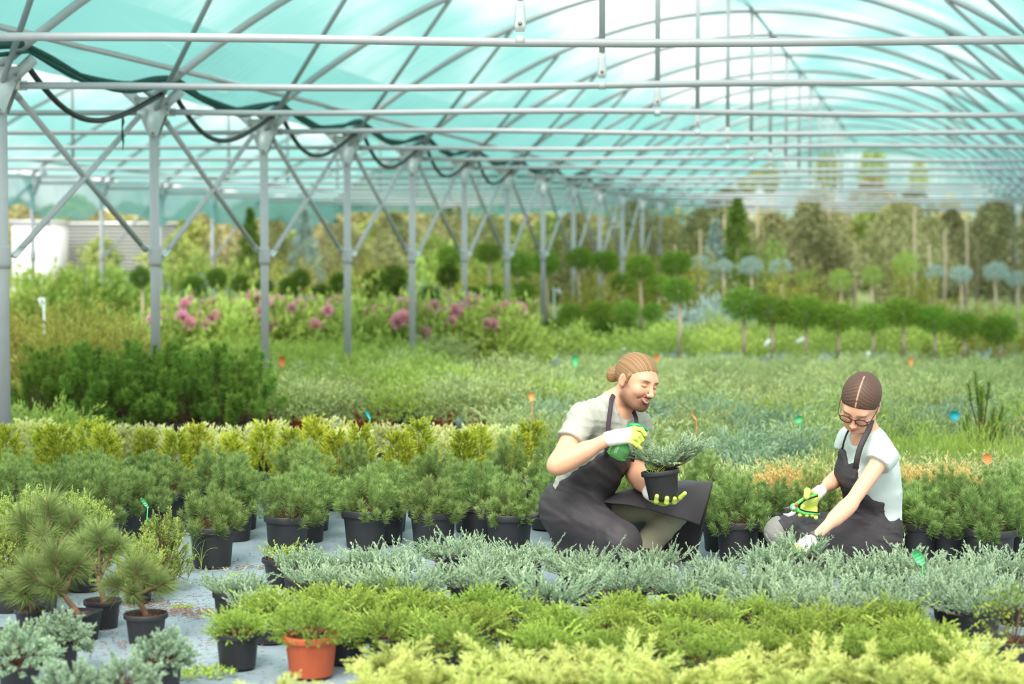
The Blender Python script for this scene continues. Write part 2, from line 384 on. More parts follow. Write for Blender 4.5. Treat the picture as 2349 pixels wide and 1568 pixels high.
def net_surface(X0, Ds, nu=57, per=10, extra=.035):
    rows = []
    n = int((Ds[1]-Ds[0])/SP*per)+1
    rs = np.random.RandomState(5)
    for i in range(n+1):
        D = Ds[0] + (Ds[1]-Ds[0])*i/n
        ph = ((D-DP1)/SP) % 1.0
        A = arch_pts(X0, D, nu); u = np.linspace(-1, 1, nu)
        sag = .085*np.sin(ph*math.pi)**1.0
        A[:, 2] += extra - sag*(.55+.45*np.cos(u*2.2)) + .012*np.sin(D*5+u*11)+.01*np.sin(D*2.3-u*17)
        rows.append(A)
    return np.array(rows)
def net_density(Ds, per, nu, flip=False):
    n = int((Ds[1]-Ds[0])/SP*per)+1; u = np.linspace(-1, 1, nu); T = []
    for i in range(n+1):
        D = Ds[0]+(Ds[1]-Ds[0])*i/n; ph = ((D-DP1)/SP) % 1.0
        T.append(np.interp(u, [-1, -.82, -.62, -.45, -.08, .08, .5, 1], [.88, .86, .70, .26, .24, .58, .72, .84]) - .50*max(0, math.sin((ph-.45)*math.pi/.55))*((u > .05) & (u < .8))*np.sin(np.clip((u-.05)/.75, 0, 1)*math.pi) + .10*np.sin(u*23+i*.35) + .05*math.sin(i*1.7))
    return np.clip(np.array(T), 0, 1).reshape(-1)
ND = [net_density((DP1-SP*2.5, DP1+SP*15), 10, 57), net_density((DP1-SP*2.5, DP1+SP*13), 8, 41), net_density((DP1-SP*2.5, DP1+SP*15), 6, 41)]
m = MB(); m.grid(net_surface(ROWL, (DP1-SP*2.5, DP1+SP*15)), 0, ND[0]); o = m.build('ceiling', NET); o['kind'] = 'structure'; o['label'] = 'turquoise shade net over the main bay'
m = MB(); m.grid(net_surface(ROWF, (DP1-SP*2.5, DP1+SP*13), 41, 8), 0, ND[1]); o = m.build('ceiling', NET); o['kind'] = 'structure'; o['label'] = 'turquoise shade net over the left bay'
m = MB(); m.grid(net_surface(ROWR, (DP1-SP*2.5, DP1+SP*15), 41, 6), 0, ND[2]); o = m.build('ceiling', NET); o['kind'] = 'structure'; o['label'] = 'turquoise shade net over the right bay'
# net gable hanging at the far end of each bay; valance on the far left side
def gable(X0, D, zlow, lab):
    A = arch_pts(X0, D, 41); m = MB(); v = np.linspace(0, 1, 9)
    P = np.array([[(a[0], a[1]+.08*math.sin(a[0]*4)*t, a[2]+(zlow+.06*math.sin(a[0]*1.7)-a[2])*t) for a in A] for t in v])
    m.grid(P); o = m.build('wall_back', NET2); o['kind'] = 'structure'; o['label'] = lab
gable(ROWL, DP1+SP*15, 3.68, 'hanging net gable at the far end of the main bay')
gable(ROWF, DP1+SP*13, 2.2, 'hanging net gable at the far end of the left bay')
gable(ROWR, DP1+SP*15, 2.5, 'hanging net gable at the far end of the right bay')
m = MB(); n = 120; dd = np.linspace(DP1-SP, DP1+SP*13, n)
P = np.array([[(rx(ROWF, D)+.1*t, D, Z0+.12-(.55+.10*math.sin(D*1.9)+.05*math.sin(D*5))*t) for t in np.linspace(0, 1, 6)] for D in dd])
m.grid(P); o = m.build('wall_left', NET2); o['kind'] = 'structure'; o['label'] = 'net valance hanging along the far left side'
# net wall fence far behind
m = MB(); xs_ = np.linspace(-6, 40, 80)
P = np.array([[(x, 72+.3*math.sin(x*1.3), z) for z in np.linspace(0, 7.2, 6)] for x in xs_]); m.grid(P)
o = m.build('wall_back', NET2); o['kind'] = 'structure'; o['label'] = 'pale turquoise net wall beyond the far trees'
# ================================================================ PLANT PROTOTYPES
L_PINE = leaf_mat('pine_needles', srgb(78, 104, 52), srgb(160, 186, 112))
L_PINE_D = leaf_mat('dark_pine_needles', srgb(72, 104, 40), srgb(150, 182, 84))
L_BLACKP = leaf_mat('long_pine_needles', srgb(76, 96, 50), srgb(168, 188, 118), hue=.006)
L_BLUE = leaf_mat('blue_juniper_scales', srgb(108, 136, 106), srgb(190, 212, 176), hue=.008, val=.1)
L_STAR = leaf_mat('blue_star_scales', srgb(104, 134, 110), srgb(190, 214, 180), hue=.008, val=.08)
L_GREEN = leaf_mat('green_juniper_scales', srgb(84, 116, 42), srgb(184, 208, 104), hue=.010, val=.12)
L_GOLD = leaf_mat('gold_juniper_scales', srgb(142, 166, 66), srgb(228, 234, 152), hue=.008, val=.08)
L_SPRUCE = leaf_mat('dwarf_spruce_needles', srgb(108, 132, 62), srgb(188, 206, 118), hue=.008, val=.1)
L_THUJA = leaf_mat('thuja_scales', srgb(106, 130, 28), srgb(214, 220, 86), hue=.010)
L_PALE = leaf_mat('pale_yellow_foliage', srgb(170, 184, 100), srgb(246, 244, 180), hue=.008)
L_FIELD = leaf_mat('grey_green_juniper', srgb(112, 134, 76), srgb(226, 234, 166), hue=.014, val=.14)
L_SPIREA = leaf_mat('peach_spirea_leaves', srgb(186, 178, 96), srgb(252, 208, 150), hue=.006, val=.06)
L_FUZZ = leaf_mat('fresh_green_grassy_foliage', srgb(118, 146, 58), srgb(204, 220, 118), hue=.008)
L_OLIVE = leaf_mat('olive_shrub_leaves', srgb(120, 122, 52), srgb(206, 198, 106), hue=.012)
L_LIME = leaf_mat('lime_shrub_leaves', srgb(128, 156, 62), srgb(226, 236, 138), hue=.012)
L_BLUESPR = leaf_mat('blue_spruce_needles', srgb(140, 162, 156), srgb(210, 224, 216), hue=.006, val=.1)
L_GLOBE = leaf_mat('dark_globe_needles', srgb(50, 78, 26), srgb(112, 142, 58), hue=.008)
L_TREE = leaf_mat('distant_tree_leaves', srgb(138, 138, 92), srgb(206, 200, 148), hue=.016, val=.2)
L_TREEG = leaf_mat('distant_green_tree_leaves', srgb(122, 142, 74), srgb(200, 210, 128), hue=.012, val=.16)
L_WEED = leaf_mat('weed_leaves', srgb(110, 150, 60), srgb(180, 200, 110))
PINK = leaf_mat('pink_petals', srgb(232, 152, 172), srgb(252, 214, 224), hue=.02, val=.08)
BARK = mat('brown_bark', srgb(120, 92, 70), .9, var=.35, scale=40, bump=.6)
TWIG = mat('reddish_twig', srgb(104, 78, 56), .85, var=.3, scale=50)
TRUNK = mat('pale_slim_trunk', srgb(188, 168, 138), .9, var=.25, scale=20, bump=.4)
SOIL = mat('bark_mulch', srgb(132, 84, 60), .95, var=.55, scale=55, bump=1.0, bscale=90)
POT = mat('black_plastic_pot', srgb(44, 44, 47), .5, var=.18, scale=6, bump=.08, bscale=120)
POTR = mat('terracotta_plastic_pot', srgb(186, 88, 52), .55, var=.10, scale=6, bump=.06)
POTRD = mat('dark_red_plastic_pot', srgb(140, 52, 30), .55, var=.12, scale=6)

def rng_(s): return np.random.RandomState(s)
def dome_dirs(r, n, zmin=0.05, zmax=1.0, zp=1.0):
    z = zmin + (zmax-zmin)*r.rand(n)**zp; a = r.rand(n)*2*math.pi; q = np.sqrt(np.maximum(0, 1-z*z))
    return np.stack([q*np.cos(a), q*np.sin(a), z], 1)
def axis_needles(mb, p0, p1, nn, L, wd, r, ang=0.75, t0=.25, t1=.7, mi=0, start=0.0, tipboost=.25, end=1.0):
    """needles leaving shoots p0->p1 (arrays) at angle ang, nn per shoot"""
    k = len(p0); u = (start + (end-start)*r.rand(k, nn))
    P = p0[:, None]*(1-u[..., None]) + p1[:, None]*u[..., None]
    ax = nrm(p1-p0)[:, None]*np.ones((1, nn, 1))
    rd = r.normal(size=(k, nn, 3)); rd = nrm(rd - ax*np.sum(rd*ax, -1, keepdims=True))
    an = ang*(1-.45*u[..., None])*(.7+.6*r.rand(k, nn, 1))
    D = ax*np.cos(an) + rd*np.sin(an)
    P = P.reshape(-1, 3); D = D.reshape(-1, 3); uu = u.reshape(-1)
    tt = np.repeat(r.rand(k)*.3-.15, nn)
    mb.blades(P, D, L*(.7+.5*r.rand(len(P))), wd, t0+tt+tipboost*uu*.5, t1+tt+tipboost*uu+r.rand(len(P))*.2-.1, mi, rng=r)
def curve_shoot(c, tip, lift, k=5):
    u = np.linspace(0, 1, k)[:, None]
    P = c*(1-u) + tip*u; P[:, 2] += (-lift*np.sin(u*math.pi))[:, 0]
    return P
def p_pine(seed, w=.21, h=.24, n=70, nl=.044, nn=150, wd=.0019, tuft=.42):
    r = rng_(seed); f = MB(); s = MB()
    d = dome_dirs(r, n, -.05, 1, .85); hs = .45+.62*r.rand(n)**.7
    tip = d*np.array([w, w, h])*hs[:, None]; tip[:, 2] += .02
    for i in range(n):
        base = np.array([d[i, 0]*.03, d[i, 1]*.03, 0])
        P = curve_shoot(base, tip[i], .035*(1-d[i, 2]), 8)
        s.tube(P[:6], np.linspace(.0028, .0014, 6), 4, cap=False)
        L = np.linalg.norm(P[7]-P[0]); e = nrm(P[7:8]-P[6:7]+np.array([[0, 0, .012]])); q1 = P[7:8]; q0 = q1-e*max(.05, L*tuft)
        axis_needles(f, q0, q1+e*.006, nn, nl, wd, r, 1.15, .15, .60, 0, 0, .38)
        axis_needles(f, q1-e*.012, q1+e*.008, nn//4, nl*.8, wd, r, .7, .45, .85, 0, 0, .3)
    return f, s
def p_juniper(seed, w=.18, h=.13, n=200, sl=.075, nn=46, wd=.0034, ll=.0145, up=.8, spread=1.0, droop=0, open_=.15):
    """cushion of feathery upward sprays"""
    r = rng_(seed); f = MB(); s = MB()
    nb = 26; az = np.arange(nb)*2.39996+r.rand(nb)*.5; rl = (.35+.65*r.rand(nb))*w*spread
    tips = np.stack([np.cos(az)*rl, np.sin(az)*rl, .02+.55*h*r.rand(nb)*(1-.4*rl/w)], 1)
    Ps = []; Ds = []
    for i in range(nb):
        P = curve_shoot(np.array([0, 0, .0]), tips[i], .01, 7); s.tube(P, np.linspace(.0035, .0012, 7), 4, cap=False)
    k = n // nb
    for i in range(nb):
        P = curve_shoot(np.array([0, 0, .0]), tips[i], .01, 12)
        u = (.25+.75*r.rand(k))*11; a = u.astype(int).clip(0, 10); q = P[a]+(P[a+1]-P[a])*(u-a)[:, None]
        out = nrm(tips[i]*np.array([1, 1, 0])+1e-6)
        dd = nrm(out*(.25+.6*(u/11))[:, None] + r.normal(size=(k, 3))*.55*np.array([1, 1, .4]) + np.array([0, 0, up]))
        Ps.append(q); Ds.append(dd)
    Ps = np.concatenate(Ps); Ds = np.concatenate(Ds); m = len(Ps)
    L = sl*(.55+.75*r.rand(m)); L *= np.where(r.rand(m) < .08, 1.35, 1)
    tip = Ps + Ds*L[:, None]
    axis_needles(f, Ps, tip, nn, ll, wd, r, .55, .12, .62, 0, 0, .4, 1.02)
    return f, s
def p_gold(seed, n=34, l=.20, nn=15, up=.6):
    """long arching plumes"""
    r = rng_(seed); f = MB(); s = MB()
    for i in range(n):
        a = i*2.39996+r.rand(); el = .25+.9*r.rand(); L = l*(.65+.6*r.rand())
        d = np.array([math.cos(a)*math.cos(el), math.sin(a)*math.cos(el), math.sin(el)])
        u = np.linspace(0, 1, 9)[:, None]
        P = d*L*u; P[:, 2] += (-.28*L*u**2)[:, 0]+.01
        s.tube(P, np.linspace(.003, .0008, 9), 3, cap=False, tint=.6)
        p0 = []; p1 = []
        for j in range(2, 9):
            for q in range(6):
                b = P[j-1]*(1-q/6)+P[j]*(q/6); t = nrm(P[j]-P[j-1]); sd = nrm(np.cross(t, np.array([0, 0, 1.])))*(1 if q % 2 else -1)
                e = nrm(t*.95+sd*.55+r.normal(size=3)*.22+np.array([0, 0, .1])); le = .055*(1-.6*(j-2)/7)*(.6+.6*r.rand())
                p0.append(b); p1.append(b+e*le)
        p0.append(P[7]); p1.append(P[8]+nrm(P[8]-P[7])*.02)
        axis_needles(f, np.array(p0), np.array(p1), nn, .013, .0027, r, .42, .15, .7, 0, 0, .4)
    return f, s
def p_star(seed, w=.12, h=.12, n=170, nn=46):
    r = rng_(seed); f = MB(); s = MB()
    d = dome_dirs(r, n, -.1, 1, .9); sc1 = .62+.3*r.rand(n)
    bump = 1+.22*np.sin(d[:, 0]*9+seed)*np.sin(d[:, 1]*8+1)
    p0 = d*np.array([w, w, h])*(sc1*bump)[:, None]*.8; p1 = p0 + nrm(d+r.normal(size=(n, 3))*.35)*.034
    for i in range(0, n, 4): s.tube([np.zeros(3), p0[i]], .002, 4, cap=False)
    axis_needles(f, p0, p1, nn, .0125, .0040, r, .95, .15, .65, 0, 0, .3)
    return f, s
def p_green(seed, w=.15, h=.095, n=380, nn=32):
    r = rng_(seed); f = MB(); s = MB()
    nb = 22
    for i in range(nb):
        a = i*2.39996; s.tube([np.zeros(3), (math.cos(a)*w*.55, math.sin(a)*w*.55, h*.4)], [.003, .0015], 4, cap=False)
    d = dome_dirs(r, n, -.05, 1, .8); lump = 1+.2*np.sin(d[:, 0]*8+seed)*np.cos(d[:, 1]*7+seed*2)+.12*np.sin(d[:, 0]*19)*np.sin(d[:, 1]*17)
    p0 = d*np.array([w, w, h])*(lump*(.55+.3*r.rand(n)))[:, None]
    p1 = p0 + nrm(d*np.array([1, 1, .6])+np.array([0, 0, .35])+r.normal(size=(n, 3))*.4)*(.03+.018*r.rand(n))[:, None]
    axis_needles(f, p0, p1, nn, .0105, .0027, r, .8, .1, .7, 0, 0, .35)
    k = 12; a = r.rand(k)*6.28; q0 = np.stack([np.cos(a)*w*.7, np.sin(a)*w*.7, h*(.3+.4*r.rand(k))], 1)
    q1 = q0 + np.stack([np.cos(a), np.sin(a), .25+.4*r.rand(k)], 1)*.075
    axis_needles(f, q0, q1, 40, .014, .0036, r, .45, .45, .9, 0, 0, .3)
    return f, s
def p_tufts(seed, tufts, nn=230, nl=.075, wd=.0017):
    """long needled pine; tufts: list of (x,y,z,dirx,diry,dirz,size)"""
    r = rng_(seed); f = MB(); s = MB()
    for (x, y, z, a, b, c, k) in tufts:
        p = np.array([[x, y, z]]); d = nrm(np.array([[a, b, c]], float)); q = p + d*.035*k
        axis_needles(f, p-d*.02*k, q, nn, nl*k, wd, r, 1.25, .2, .65, 0, 0, .2)
        s.tube(np.concatenate([p-d*.05*k, p, q, q+d*.018]), [.004, .0045, .004, .0015], 6)
    return f, s
def p_spruce(seed, w=.17, h=.26, n=150, nn=70):
    r = rng_(seed); f = MB(); s = MB()
    d = dome_dirs(r, n, -.25, 1, 1.0); p1 = d*np.array([w, w, h])*(.5+.52*r.rand(n))[:, None]; p1[:, 2] += .06
    up = np.array([0, 0, 1.]); ax = nrm(d*np.array([.55, .55, .2])+up*.9+r.normal(size=(n, 3))*.15)
    L = .07+.05*r.rand(n); p0 = p1-ax*L[:, None]
    for i in range(0, n, 3): s.tube([(0, 0, .02), p0[i], p1[i]], [.003, .002, .001], 4, cap=False)
    axis_needles(f, p0, p1, nn, .0120, .0036, r, 1.0, .15, .6, 0, 0, .5)
    k = 1
    for i in range(n):   # side twigs
        for j in range(3):
            u = .2+.5*r.rand(); b = p0[i]*(1-u)+p1[i]*u; e = nrm(ax[i]+nrm(r.normal(size=3))*.8)*.03
            axis_needles(f, b[None], (b+e)[None], 34, .0110, .0036, r, .95, .2, .75, 0, 0, .4)
    return f, s
def p_thuja(seed, w=.14, h=.27, n=150, nn=18, wide=.5):
    r = rng_(seed); f = MB(); s = MB()
    s.tube([(0, 0, 0), (0, 0, h*.8)], [.005, .002], 5)
    z = r.rand(n)**.9; a = r.rand(n)*6.283; rad = w*(1-z)**wide*(.4+.6*r.rand(n))
    p0 = np.stack([np.cos(a)*rad*.6, np.sin(a)*rad*.6, z*h*.9], 1)
    ax = nrm(np.stack([np.cos(a), np.sin(a), .9+.5*r.rand(n)], 1)); p1 = p0+ax*(.06*(.6+.6*r.rand(n)))[:, None]
    axis_needles(f, p0, p1, nn, .026, .006, r, .6, .1, .7, 0, 0, .5)
    return f, s
def p_mound(seed, w=.3, h=.2, n=900, ll=.045, wd=.012, up=.5, flat=.8, plume=0):
    """loose spreading mound for plants farther back"""
    r = rng_(seed); f = MB()
    d = dome_dirs(r, n, -.02, 1, flat); lump = 1+.30*np.sin(d[:, 0]*7+seed)*np.cos(d[:, 1]*6+seed)+.24*np.sin(d[:, 0]*15+seed)*np.sin(d[:, 1]*13)
    p = d*np.array([w, w, h])*(lump*(.5+.5*r.rand(n)**.5))[:, None]
    D = nrm(d+np.array([0, 0, up])+r.normal(size=(n, 3))*.6)
    t = .2+.5*r.rand(n)
    f.blades(p, D, ll*(.6+.8*r.rand(n)), wd, t-.15, t+.2, 0, rng=r)
    if plume:
        a = r.rand(plume)*6.28; e = .15+.6*r.rand(plume)
        q0 = np.stack([np.cos(a)*w*.6, np.sin(a)*w*.6, h*.5+0*a], 1); q1 = q0+np.stack([np.cos(a)*np.cos(e), np.sin(a)*np.cos(e), np.sin(e)], 1)*w*.7
        axis_needles(f, q0, q1, 22, ll*.8, wd*.7, r, .5, .35, .8, 0, 0, .3)
    return f
def p_candle(seed, w=.3, h=.62, n=34):
    r = rng_(seed); f = MB(); s = MB()
    d = dome_dirs(r, n, .05, 1, .8); tip = d*np.array([w, w, h])*(.65+.4*r.rand(n))[:, None]+np.array([0, 0, .08])
    up = np.array([0, 0, 1.]); ax = nrm(d*.35+up); p0 = tip-ax*.15
    for i in range(n): s.tube([(0, 0, .02), p0[i]*np.array([.6, .6, .7]), p0[i], tip[i]], [.008, .006, .005, .003], 5, cap=False)
    axis_needles(f, p0, tip, 110, .05, .0045, r, .95, .15, .65, 0, 0, .3)
    return f, s
def p_leafy(seed, w=.16, h=.2, n=420, ll=.02):
    r = rng_(seed); f = MB(); s = MB()
    d = dome_dirs(r, n, -.1, 1, .9); p = d*np.array([w, w, h])*(.45+.55*r.rand(n)**.5)[:, None]+np.array([0, 0, .03])
    D = nrm(d*.6+r.normal(size=(n, 3))*.7+np.array([0, 0, .3])); t = .1+.6*r.rand(n)**2
    f.blades(p, D, ll*(.7+.6*r.rand(n)), ll*.55, t, t+.25, 0, rng=r)
    for i in range(16): s.tube([(0, 0, 0), d[i]*np.array([w, w, h])*.8], [.003, .001], 4, cap=False)
    return f, s
def p_ball(seed, w=.17, h=.16, n=2600, ll=.05, wd=.006):
    r = rng_(seed); f = MB(); d = nrm(r.normal(size=(n, 3)))
    p = d*np.array([w, w, h])*(.15+.8*r.rand(n)**.5)[:, None]
    f.blades(p, nrm(d+r.normal(size=(n, 3))*.75+np.array([0, 0, .25])), ll*(.6+.6*r.rand(n)), wd, .15+.35*r.rand(n), .35+.5*r.rand(n), 0, rng=r)
    return f
def p_crown(seed, kind='loose', w=.9, h=2.4, n=3200, ll=.13, wd=.06):
    r = rng_(seed); f = MB()
    z = r.rand(n); a = r.rand(n)*6.283
    if kind == 'cone': prof = (1-z)**.85*(1+.25*np.sin(z*40))
    elif kind == 'column': prof = np.sin(np.clip(z*1.02+.02, 0, 1)*math.pi)**.45
    else: prof = np.sin(np.clip(z*.95+.05, 0, 1)*math.pi)**.6*(1+.35*np.sin(z*9+a*2+seed))
    rad = w*prof*(.25+.75*r.rand(n)**.5)
    p = np.stack([np.cos(a)*rad, np.sin(a)*rad, z*h], 1)
    if kind == 'loose': p += .12*np.sin(p[:, ::-1]*3.1+seed)
    f.blades(p, nrm(r.normal(size=(n, 3))+np.array([0, 0, .3])), ll*(.5+.8*r.rand(n)), wd, .1+.4*r.rand(n), .3+.6*r.rand(n), 0, rng=r)
    return f
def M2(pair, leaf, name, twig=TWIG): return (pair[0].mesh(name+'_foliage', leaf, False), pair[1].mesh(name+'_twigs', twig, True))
PINE = [M2(p_pine(10+i, .20+.015*(i % 2), .20+.025*i), L_PINE, 'pine') for i in range(4)]
PINE.append(M2(p_pine(31, .15, .33, 46), L_PINE, 'pine'))
JUN = [M2(p_juniper(20+i, .15+.02*i, .11+.012*i), L_BLUE, 'juniper') for i in range(4)]
JUNG = [M2(p_juniper(27, .13, .15, 230, .08, up=1.1), L_BLUE, 'juniper')]
GRN = [M2(p_green(40+i, .125+.014*i, .105+.014*i), L_GREEN, 'green_juniper') for i in range(3)]
GOLD = [M2(p_gold(50+i, 34, .19+.02*i), L_GOLD, 'gold_juniper', L_GOLD) for i in range(3)]
STAR = [M2(p_star(60+i, .10+.015*i, .10+.01*i), L_STAR, 'blue_star') for i in range(3)]
SPR = [M2(p_spruce(70+i), L_SPRUCE, 'spruce') for i in range(2)]
THU = [M2(p_thuja(80+i), L_THUJA, 'thuja') for i in range(3)]
PALE = [M2(p_thuja(90+i, .24, .17, 170, 18, .25), L_PALE, 'pale') for i in range(2)]
CAND = [M2(p_pine(95+i, .27, .52, 46, .055, 130, .0042, .26), L_PINE_D, 'candle_pine') for i in range(2)]
SPIRE = M2(p_candle(97, .2, .6, 22), L_PINE_D, 'spire_pine')
LEAFY = M2(p_leafy(99), leaf_mat('dark_evergreen_leaves', srgb(62, 88, 30), srgb(176, 190, 86)), 'leafy')
def single(mb, leaf, name): return mb.mesh(name, leaf, False)
FIELD = [single(p_mound(110+i, .36, .25, 1900, .045, .012, .25, plume=10), L_FIELD, 'field_juniper') for i in range(3)]
FIELDB = [single(p_mound(115+i, .36, .24, 1900, .045, .012, .3, plume=6), L_BLUE, 'field_juniper_blue') for i in range(2)]
FIELDG = [single(p_mound(118+i, .36, .24, 1500, .055, .012, .5, plume=18), L_FUZZ, 'field_juniper_green') for i in range(2)]
HEDGE = [single(p_mound(120+i, .45, .34, 1500, .06, .018, .4), L_LIME, 'lime_mound') for i in range(2)]
OLIVE = [single(p_mound(124+i, .42, .75, 1900, .08, .02, .5, 1.0), L_OLIVE, 'olive_shrub') for i in range(2)]
LIME = [single(p_mound(127+i, .45, .7, 1500, .10, .045, .3, 1.0), L_LIME, 'lime_shrub') for i in range(2)]
SPIREA = [single(p_mound(130+i, .17, .16, 1500, .022, .009, .6), L_SPIREA, 'spirea') for i in range(2)]
FUZZ = [single(p_mound(133+i, .30, .34, 2600, .07, .004, .9), L_FUZZ, 'fuzz') for i in range(2)]
BSPR = [single(p_mound(136+i, .6, .5, 1700, .09, .02, .1, .9), L_BLUESPR, 'blue_spruce') for i in range(2)]
BALLD = [single(p_ball(140+i, .15, .15), L_GLOBE, 'ball_dark') for i in range(2)]
BALLF = [single(p_ball(143+i, .23, .17, 2600, .065, .009), leaf_mat('standard_pine_needles', srgb(84, 118, 40), srgb(160, 192, 84)), 'ball_flat') for i in range(3)]
BALLL = [single(p_ball(147, .2, .19, 1500, .05, .008), L_FUZZ, 'ball_light')]
BALLB = [single(p_ball(148, .24, .17, 1200, .05, .012), L_BLUESPR, 'ball_blue')]
CROWN = [single(p_crown(150+i, 'loose', .75, 2.3), L_TREE, 'crown_loose') for i in range(3)]
CROWNG = [single(p_crown(154+i, 'loose', .8, 1.9), L_TREEG, 'crown_green') for i in range(2)]
CONE = [single(p_crown(157, 'cone', .5, 2.0, 3000, .1, .03), L_PINE_D, 'cone'), single(p_crown(158, 'cone', .55, 2.0, 3000, .1, .03), L_BLUESPR, 'cone_blue')]
COLUMN = [single(p_crown(160, 'column', .4, 1.7, 2600, .09, .04), L_TREEG, 'column')]
BIG = [single(p_crown(170+i, 'loose', 2.0, 4.2, 4200, .28, .16), L_TREEG if i else L_TREE, 'big_crown') for i in range(2)]
# pots : unit height, unit top radius scaled on placement
def pot_mesh(matl, sq=False):
    m = MB(); n = 8 if sq else 36
    m.lathe([(0, .0), (.74, 0), (.76, .02), (.88, .80), (.90, .82), (.98, .83), (1.0, .85), (1.0, .98), (.985, 1.0), (.95, 1.0), (.93, .97), (.92, .85), (.86, .72)], 36 if not sq else 4)
    if sq: pass
    return m.mesh('pot', matl, True)
def soil_mesh():
    r = rng_(7); m = MB(); m.lathe([(.905, .84), (.6, .87), (.3, .9), (0.001, .9)], 28)
    n = 170; a = r.rand(n)*6.28; q = np.sqrt(r.rand(n))*.86
    P = np.stack([np.cos(a)*q, np.sin(a)*q, np.full(n, .885)+.03*r.rand(n)], 1)
    m.blades(P, nrm(r.normal(size=(n, 3))*np.array([1, 1, .25])), .16, .07, rng=r)
    return m.mesh('soil', SOIL, False)
PM, PMR, PMRD, SM = pot_mesh(POT), pot_mesh(POTR), pot_mesh(POTRD), soil_mesh()
def potted(name, pos, proto, label, cat, group, pr=.105, ph=.185, pm=None, s=1.0, tilt=None, rz=None, r=random, dz=0.0, bury=.0):
    t = thing(name, (pos[0], pos[1], 0), label, cat, group)
    if tilt: t.rotation_euler = tilt
    inst('pot', pm or PM, t, (0, 0, 0), (0, 0, r.random()*6.28), (pr, pr, ph))
    inst('soil', SM, t, (0, 0, 0), (0, 0, r.random()*6.28), (pr, pr, ph))
    rz = r.random()*6.28 if rz is None else rz
    z = ph*(.86)+dz
    inst('twigs', proto[1], t, (0, 0, z), (0, 0, rz), s)
    inst('foliage', proto[0], t, (0, 0, z), (0, 0, rz), s)
    return t
# ================================================================ PLACEMENT
rg = random.Random(11)
PEOPLE_X = [(-1.35, 0), ]
def inframe(x, D, z=.3, mpx=60):
    px, py = proj((x, D, z)); return -mpx < px < 2349+mpx and py < 1700
def od(i): return ORD[min(i, 40)]
def skip_people(x, y, rad=.2):
    for (cx_, cy_, rr) in ((.52, 7.98, .42), (.82, 7.95, .3), (1.55, 7.95, .40), (1.25, 7.85, .22), (.36, 7.9, .3)):
        if math.hypot(x-cx_, y-cy_) < rr+rad*.3: return True
    return False
def Xp(px, D): return W(px, 700, D)[0]
# ---- front row of mugo pines in 5 litre pots, measured one by one
front = [(487, 1305, 112, 0, .78, None), (657, 1278, 110, 1, .74, (0, .04, 0)), (838, 1262, 112, 2, .74, None), (994, 1266, 116, 0, .80, None), (1168, 1272, 118, 3, .66, None), (1692, 1292, 108, 3, .74, None), (2104, 1296, 100, 1, .74, None), (2272, 1312, 120, 2, .80, None)]
for i, (px, py, wpx, k, s, tl) in enumerate(front):
    p = G(px, py-8); pr = wpx/2*p[1]/F
    potted('potted_pine', p, PINE[k], f'bushy green mugo pine in black pot, {od(i+1)} from the left in the front pine row', 'potted pine', 'front row of pines', pr, .175, s=s, tilt=tl, r=rg)
# ---- second and further pine rows
PXr = lambda px, D: W(px, 700, D)[0]
rows = [(8.62, .39, .13, 4.2), (8.98, .37, .30, 4.2), (9.34, .36, .05, 4.4)]
for ri, (D, sp, off, ext) in enumerate(rows):
    c = 0; x = -ext+off
    while x < ext:
        xx = x + rg.uniform(-.04, .04); yy = D + rg.uniform(-.06, .06); x += sp
        if not inframe(xx, yy) or skip_people(xx, yy, .25) or (ri > 0 and xx > PXr(1640, yy)) or (ri == 0 and xx > PXr(1640, yy)): continue
        c += 1
        k = rg.choice([0, 1, 2, 3, 3, 4]) if ri > 0 else rg.choice([0, 1, 2, 3])
        potted('potted_pine', (xx, yy), PINE[k], f'mugo pine with candle shoots, {od(c)} from the left in the {od(ri+2)} pine row', 'potted pine', f'{od(ri+2)} row of pines', .105, .18, s=rg.uniform(.70, .86), r=rg)
potted('potted_pine', G(243, 1262), PINE[4], 'tall slim mugo pine in narrow black pot left of the bent green tag', 'potted pine', None, .06, .15, s=.8, r=rg)
t = thing('terracotta_pot', (*G(2195, 1262)[:2], 0), 'dark red plastic pot tucked between the pines behind the right green tag', 'pot')
inst('pot', PMRD, t, (0, 0, 0), (0, 0, 0), (.09, .09, .13)); inst('soil', SM, t, (0, 0, 0), (0, 0, 0), (.09, .09, .13))
# ---- yellow-green thuja rows
for ri, (D, sp, off) in enumerate([(9.72, .30, .1), (10.05, .30, .22)]):
    c = 0; x = -4+off
    while x < 4:
        xx = x + rg.uniform(-.05, .05); x += sp
        if not inframe(xx, D) or xx > .35: continue
        c += 1
        potted('potted_thuja', (xx, D+rg.uniform(-.06, .06)), THU[rg.randrange(3)], f'small yellow-green thuja, {od(c)} from the left in the {"nearer" if ri == 0 else "farther"} thuja row', 'potted thuja', f'{"nearer" if ri == 0 else "farther"} thuja row', .08, .15, s=rg.uniform(.85, 1.1), r=rg)
# ---- pale yellow low shrubs
for ri, (D, sp, off) in enumerate([(10.42, .34, .1), (10.78, .34, .25)]):
    c = 0; x = -4.4+off
    while x < 1.2:
        xx = x + rg.uniform(-.05, .05); x += sp
        if not inframe(xx, D) or xx > .1: continue
        c += 1
        potted('potted_cypress', (xx, D+rg.uniform(-.05, .05)), PALE[rg.randrange(2)], f'pale yellow feathery dwarf cypress, {od(c)} from the left in the {"nearer" if ri == 0 else "farther"} pale yellow row', 'potted cypress', f'{"nearer" if ri == 0 else "farther"} pale yellow row', .09, .17, s=rg.uniform(.95, 1.15), r=rg)
